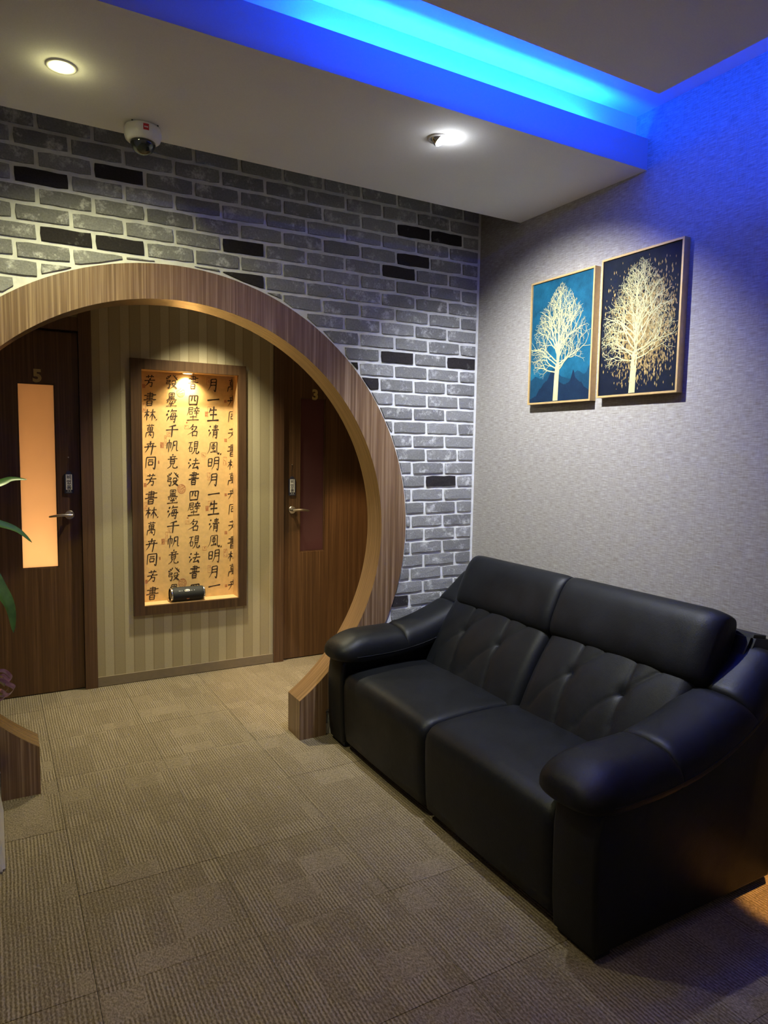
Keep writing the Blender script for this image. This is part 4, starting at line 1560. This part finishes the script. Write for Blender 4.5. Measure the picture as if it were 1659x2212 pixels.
# tufted back cushions
def back(y0, y1):
    nu, nv = 72, 56
    def curve(p, n=14):
        return [lerp_path(p, i / n) for i in range(n + 1)]
    def cubs():
        c = []
        for s0 in (0.30, 0.665):
            c.append(curve([(s0 + 0.035, 1.02), (s0 + 0.004, 0.78), (s0, 0.52), (s0 + 0.012, 0.28), (s0 + 0.045, -0.02)]))
            c.append(curve([(s0, 0.52), (s0 + 0.09, 0.70), (s0 + 0.19, 0.86), (s0 + 0.32, 1.00)]))
            c.append(curve([(s0, 0.52), (s0 - 0.07, 0.42), (s0 - 0.14, 0.28), (s0 - 0.19, 0.10)]))
        return c
    cs = cubs()
    nodes = [(0.30, 0.52), (0.665, 0.52)]
    W_ = abs(y1 - y0)
    def dseg(p, a, b):
        ax_, ay_, bx_, by_ = a[0] * W_, a[1] * .42, b[0] * W_, b[1] * .42
        px_, py_ = p[0] * W_, p[1] * .42
        dx, dy = bx_ - ax_, by_ - ay_
        t = max(0, min(1, ((px_ - ax_) * dx + (py_ - ay_) * dy) / (dx * dx + dy * dy + 1e-12)))
        return math.hypot(px_ - ax_ - dx * t, py_ - ay_ - dy * t)
    v, f = [], []
    P0, P1 = Vector((1.548, 0.395)), Vector((1.785, 0.775))
    d = (P1 - P0).normalized()
    nrm = Vector((-d.y, d.x))
    for j in range(nv + 1):
        tv = j / nv
        for i in range(nu + 1):
            su = i / nu
            # face bulge with rounded sides
            ed = min(su, 1 - su) * W_
            rr_ = 0.055
            side = 0.0
            if ed < rr_:
                side = -0.040 * (1 - math.sqrt(max(0, 1 - (1 - ed / rr_) ** 2)))
            h = 0.016 * math.sin(PI * min(max(su, 0), 1)) ** 0.6 + 0.018 * math.sin(PI * min(1, max(0, tv))) + side
            for ci, c in enumerate(cs):
                dm = min(dseg((su, tv), c[q_], c[q_ + 1]) for q_ in range(0, len(c) - 1))
                fade = 1.0
                if ci % 3 == 2:
                    fade = 0.75
                h -= fade * (0.0055 * math.exp(-(dm / 0.0045) ** 2) + 0.0042 * math.exp(-(dm / 0.028) ** 2))
            for nx_2, ny_2 in nodes:
                dn = math.hypot((su - nx_2) * W_, (tv - ny_2) * .42)
                h -= 0.0035 * math.exp(-(dn / 0.022) ** 2)
            base_ = P0 + d * ((P1 - P0).length * tv)
            q = base_ + nrm * h
            v.append((q.x, y0 + (y1 - y0) * su, q.y))
    for j in range(nv):
        for i in range(nu):
            a = j * (nu + 1) + i
            f.append((a, a + 1, a + nu + 2, a + nu + 1))
    # back side closes the cushion
    b0 = len(v)
    for j in range(nv + 1):
        for i in (0, nu):
            x_, y_, z_ = v[j * (nu + 1) + i]
            v.append((x_ + 0.10, y_, z_ - 0.02))
    for j in range(nv):
        f.append((j * (nu + 1), (j + 1) * (nu + 1), b0 + 2 * (j + 1), b0 + 2 * j))
        f.append((j * (nu + 1) + nu, b0 + 2 * j + 1, b0 + 2 * (j + 1) + 1, (j + 1) * (nu + 1) + nu))
        f.append((b0 + 2 * j, b0 + 2 * j + 2, b0 + 2 * j + 3, b0 + 2 * j + 1))
    return v, f


YH = -0.985
obj('back_cushion', back(-0.250, YH + 0.001), M_LEATHER, SOFA, smooth=True, auto=70)
obj('back_cushion', back(YH - 0.001, -1.715), M_LEATHER, SOFA, smooth=True, auto=70)


# rolled headrests
def headrest(y0, y1, e0, e1):
    n = 36
    NS = 30
    tilt = math.radians(24)
    ax_ = Vector((math.sin(tilt), math.cos(tilt)))     # up along the cushion
    fr = Vector((-math.cos(tilt), math.sin(tilt)))     # towards the sitter
    c0 = Vector((1.840, 0.825))
    st = []
    for i in range(NS + 1):
        t = 0.5 - 0.5 * math.cos(PI * i / NS)
        y_ = y0 + (y1 - y0) * t
        s = 1.0
        for dist, (ln, mn) in ((t, e0), (1 - t, e1)):
            if dist < ln:
                u = 1 - dist / ln
                s *= mn + (1 - mn) * math.sqrt(max(0, 1 - u * u))
        loop = []
        for k in range(n):
            a = 2 * PI * k / n
            c, d = math.cos(a), math.sin(a)
            hu = (0.128 if d > 0 else 0.165) * spow(d, 0.64) * (0.75 + 0.25 * s)
            hf = (0.085 if c > 0 else 0.075) * spow(c, 0.66) * s
            if c > 0:
                hf *= 1.0 + 0.12 * (-d) * (1 if d < 0 else 0.8)
            q = c0 + ax_ * hu + fr * hf
            loop.append((q.x, y_, q.y))
        st.append(loop)
    return loft(st, n)


obj('headrest', headrest(-0.268, YH + 0.0005, (0.12, 0.45), (0.07, 0.72)), M_LEATHER, SOFA, smooth=True)
obj('headrest', headrest(YH - 0.0005, -1.745, (0.07, 0.72), (0.12, 0.45)), M_LEATHER, SOFA, smooth=True)
# hidden body and rear frame of the sofa
bm = join(box(1.60, 2.00, -1.70, -0.21, 0.042, 0.40), extrude_poly([(1.80, 0.38), (2.0, 0.38), (2.025, 0.86), (1.93, 0.875), (1.86, 0.76)], 'y', -1.80, -0.13))
bmesh.ops.bevel(bm, geom=bm.edges[:], offset=0.012, segments=2, affect='EDGES')
obj('sofa_frame', bm, M_LEATHER, SOFA, smooth=True, auto=50)
# ------------------------------------------------------------------ potted plant at the left edge
PX, PY = -0.60, -0.36
PL = thing('potted_plant', 'tall leafy plant in a white tapered pot beside the left foot of the arch', 'plant', (PX, PY, 0.0))


def frustum(cx_, cy_, z0, z1, h0, h1):
    bm = bmesh.new()
    a = [bm.verts.new((cx_ + sx_ * h0, cy_ + sy_ * h0, z0)) for sx_, sy_ in ((-1, -1), (1, -1), (1, 1), (-1, 1))]
    b = [bm.verts.new((cx_ + sx_ * h1, cy_ + sy_ * h1, z1)) for sx_, sy_ in ((-1, -1), (1, -1), (1, 1), (-1, 1))]
    bm.faces.new(a[::-1])
    bm.faces.new(b)
    for k in range(4):
        j = (k + 1) % 4
        bm.faces.new((a[k], a[j], b[j], b[k]))
    bmesh.ops.bevel(bm, geom=bm.edges[:], offset=0.01, segments=2, affect='EDGES')
    return bm


obj('pot', frustum(PX - 0.01, PY + 0.02, 0.0, 0.52, 0.236, 0.165), M_POT, PL, smooth=True, auto=40)
obj('soil', lathe([(0.150, 0.517), (0.145, 0.526), (0.06, 0.535)], (PX - 0.01, PY + 0.02, 0), (0, 0, 1), 24), M_SOIL, PL, smooth=True, auto=40)
mleaf, ntl, bl = new_mat('glossy_leaf')
fl = noise(ntl, mapped(ntl, (1, 1, 1), 'Object'), 25, 3)
ntl.links.new(ramp(ntl, fl, ((0.3, (0.030, 0.075, 0.016)), (0.7, (0.06, 0.14, 0.03)))), bl.inputs['Base Color'])
bl.inputs['Roughness'].default_value = 0.35
bl.inputs['Subsurface Weight'].default_value = 0.0
M_LEAF = mleaf
M_STEM = plain('plant_cane', (0.12, 0.09, 0.045), 0.7, vary=0.3, vscale=30)


def leaf(pts, wmax, up_=Vector((0, 0, 1)), cup=0.25):
    """blade along pts, widest at 40 percent, pointed tip"""
    n = 16
    v, f = [], []
    P = [Vector(lerp_path(pts, i / n)) for i in range(n + 1)]
    for i, p in enumerate(P):
        t = i / n
        d = (P[min(i + 1, n)] - P[max(i - 1, 0)]).normalized()
        s = d.cross(up_)
        if s.length < 1e-3:
            s = Vector((1, 0, 0))
        s.normalize()
        nn = s.cross(d).normalized()
        ww = wmax * (math.sin(PI * min(1, t ** 0.72)) ** 0.75 if 0 < t < 1 else 0.0) + 0.0008
        v += [p - s * ww + nn * ww * cup, p - nn * ww * 0.05, p + s * ww + nn * ww * cup]
    for i in range(n):
        b = 3 * i
        f += [(b, b + 1, b + 4, b + 3), (b + 1, b + 2, b + 5, b + 4)]
    return v, f


rp = random.Random(13)
stems = [(PX - 0.03, PY + 0.03, 1.32), (PX + 0.04, PY - 0.02, 1.12), (PX + 0.0, PY + 0.06, 0.98)]
for sx_, sy_, hz_ in stems:
    obj('stem', tube([(sx_, sy_, 0.52), (sx_ + 0.008, sy_, 0.7), (sx_ + 0.004, sy_ + 0.006, hz_)], [0.014, 0.012, 0.009], 10), M_STEM, PL, smooth=True)


def px_at(u, v, y_):
    return unproj_y(u, v, y_)


# the three blades that reach into the picture
A1 = [(PX - 0.01, PY + 0.03, 1.27), tuple(px_at(-45, 1058, -0.33)), tuple(px_at(2, 1043, -0.31)), tuple(px_at(25, 1035, -0.30)), tuple(px_at(58, 1036, -0.30))]
A2 = [(PX + 0.0, PY + 0.02, 1.16), tuple(px_at(-50, 1126, -0.33)), tuple(px_at(3, 1133, -0.31)), tuple(px_at(40, 1147, -0.30)), tuple(px_at(69, 1172, -0.30))]
A3 = [(PX + 0.03, PY - 0.01, 1.00), tuple(px_at(-45, 1225, -0.34)), tuple(px_at(-2, 1275, -0.33)), tuple(px_at(21, 1315, -0.32)), tuple(px_at(29, 1367, -0.32))]
obj('leaf', leaf(A1, 0.013, Vector((0.3, -0.8, 0.5))), M_LEAF, PL, smooth=True)
obj('leaf', leaf(A2, 0.014, Vector((0.3, -0.8, 0.5))), M_LEAF, PL, smooth=True)
obj('leaf', leaf(A3, 0.034, Vector((0.5, -0.6, 0.5))), M_LEAF, PL, smooth=True)
for k in range(18):
    sx_, sy_, hz_ = stems[k % 3]
    a = PI * 0.55 + (k * 2.399) % (PI * 1.05)
    z0 = hz_ - rp.uniform(0.0, 0.35)
    ln = rp.uniform(0.22, 0.36)
    dx, dy = math.cos(a), math.sin(a)
    pts = [(sx_, sy_, z0)] + [(sx_ + dx * ln * t, sy_ + dy * ln * t, z0 + ln * (0.7 * t - 0.95 * t * t)) for t in (0.3, 0.6, 0.85, 1.0)]
    obj('leaf', leaf(pts, rp.uniform(0.016, 0.026)), M_LEAF, PL, smooth=True)

# shiny gift ribbon tied round the pot rim
M_RIB, ntr, br = new_mat('purple_ribbon')
fr_ = noise(ntr, mapped(ntr, (1, 1, 1), 'Object'), 40, 2)
ntr.links.new(ramp(ntr, fr_, ((0.3, (0.30, 0.09, 0.36)), (0.7, (0.62, 0.34, 0.62)))), br.inputs['Base Color'])
br.inputs['Roughness'].default_value = 0.22
br.inputs['Transmission Weight'].default_value = 0.2
br.inputs['Sheen Weight'].default_value = 0.3
M_RIBY = plain('gold_green_ribbon', (0.42, 0.40, 0.12), 0.3, vary=0.2, vscale=60)


def ribbon(pts, width, side):
    n = 30
    P = [Vector(lerp_path(pts, i / n)) for i in range(n + 1)]
    v = []
    for p in P:
        v += [p - side * width / 2, p + side * width / 2]
    return v, [(2 * i, 2 * i + 1, 2 * i + 3, 2 * i + 2) for i in range(n)]


RB = px_at(-26, 1492, -0.34)
bow = thing('ribbon_bow', 'shiny purple ribbon bow tied on the plant pot', 'ribbon', tuple(RB))
yr = -0.33
L1 = [tuple(px_at(*q_, yr)) for q_ in ((-26, 1490), (-12, 1455), (8, 1449), (24, 1462), (20, 1470), (2, 1459), (-26, 1488))]
L2 = [tuple(px_at(*q_, yr - 0.01)) for q_ in ((-26, 1492), (-4, 1468), (14, 1476), (31, 1486), (16, 1502), (0, 1492), (-26, 1494))]
L3 = [tuple(px_at(*q_, yr + 0.01)) for q_ in ((-26, 1494), (-10, 1500), (4, 1503), (12, 1504), (2, 1512), (-12, 1512), (-26, 1498))]
sd = Vector((0.25, -0.75, 0.62)).normalized()
obj('ribbon_loop', ribbon(L1, 0.030, sd), M_RIB, bow, smooth=True)
obj('ribbon_loop', ribbon(L2, 0.036, sd), M_RIB, bow, smooth=True)
obj('ribbon_loop', ribbon(L3, 0.026, sd), M_RIB, bow, smooth=True)
K1 = [tuple(px_at(*q_, yr - 0.004)) for q_ in ((-24, 1478), (-2, 1462), (5, 1465), (10, 1482), (-2, 1474), (-24, 1488))]
o = obj('ribbon_strip', ribbon(K1, 0.012, sd), M_RIBY, bow, smooth=True)
K2 = [tuple(px_at(*q_, yr)) for q_ in ((-24, 1496), (2, 1500), (10, 1497), (18, 1487), (6, 1496), (-24, 1500))]
obj('ribbon_strip', ribbon(K2, 0.014, sd), M_RIBY, bow, smooth=True)
obj('ribbon_band', tube([tuple(RB + Vector((-0.02, 0.0, 0.006))), tuple(RB), tuple(RB + Vector((0.006, 0, -0.01)))], 0.012, 10), M_RIB, bow, smooth=True)
obj('ribbon_tail', ribbon([tuple(RB), tuple(RB + Vector((-0.02, 0.01, -0.05))), tuple(RB + Vector((-0.01, 0.02, -0.12)))], 0.03, Vector((0.9, -0.4, 0)).normalized()), M_RIB, bow, smooth=True)
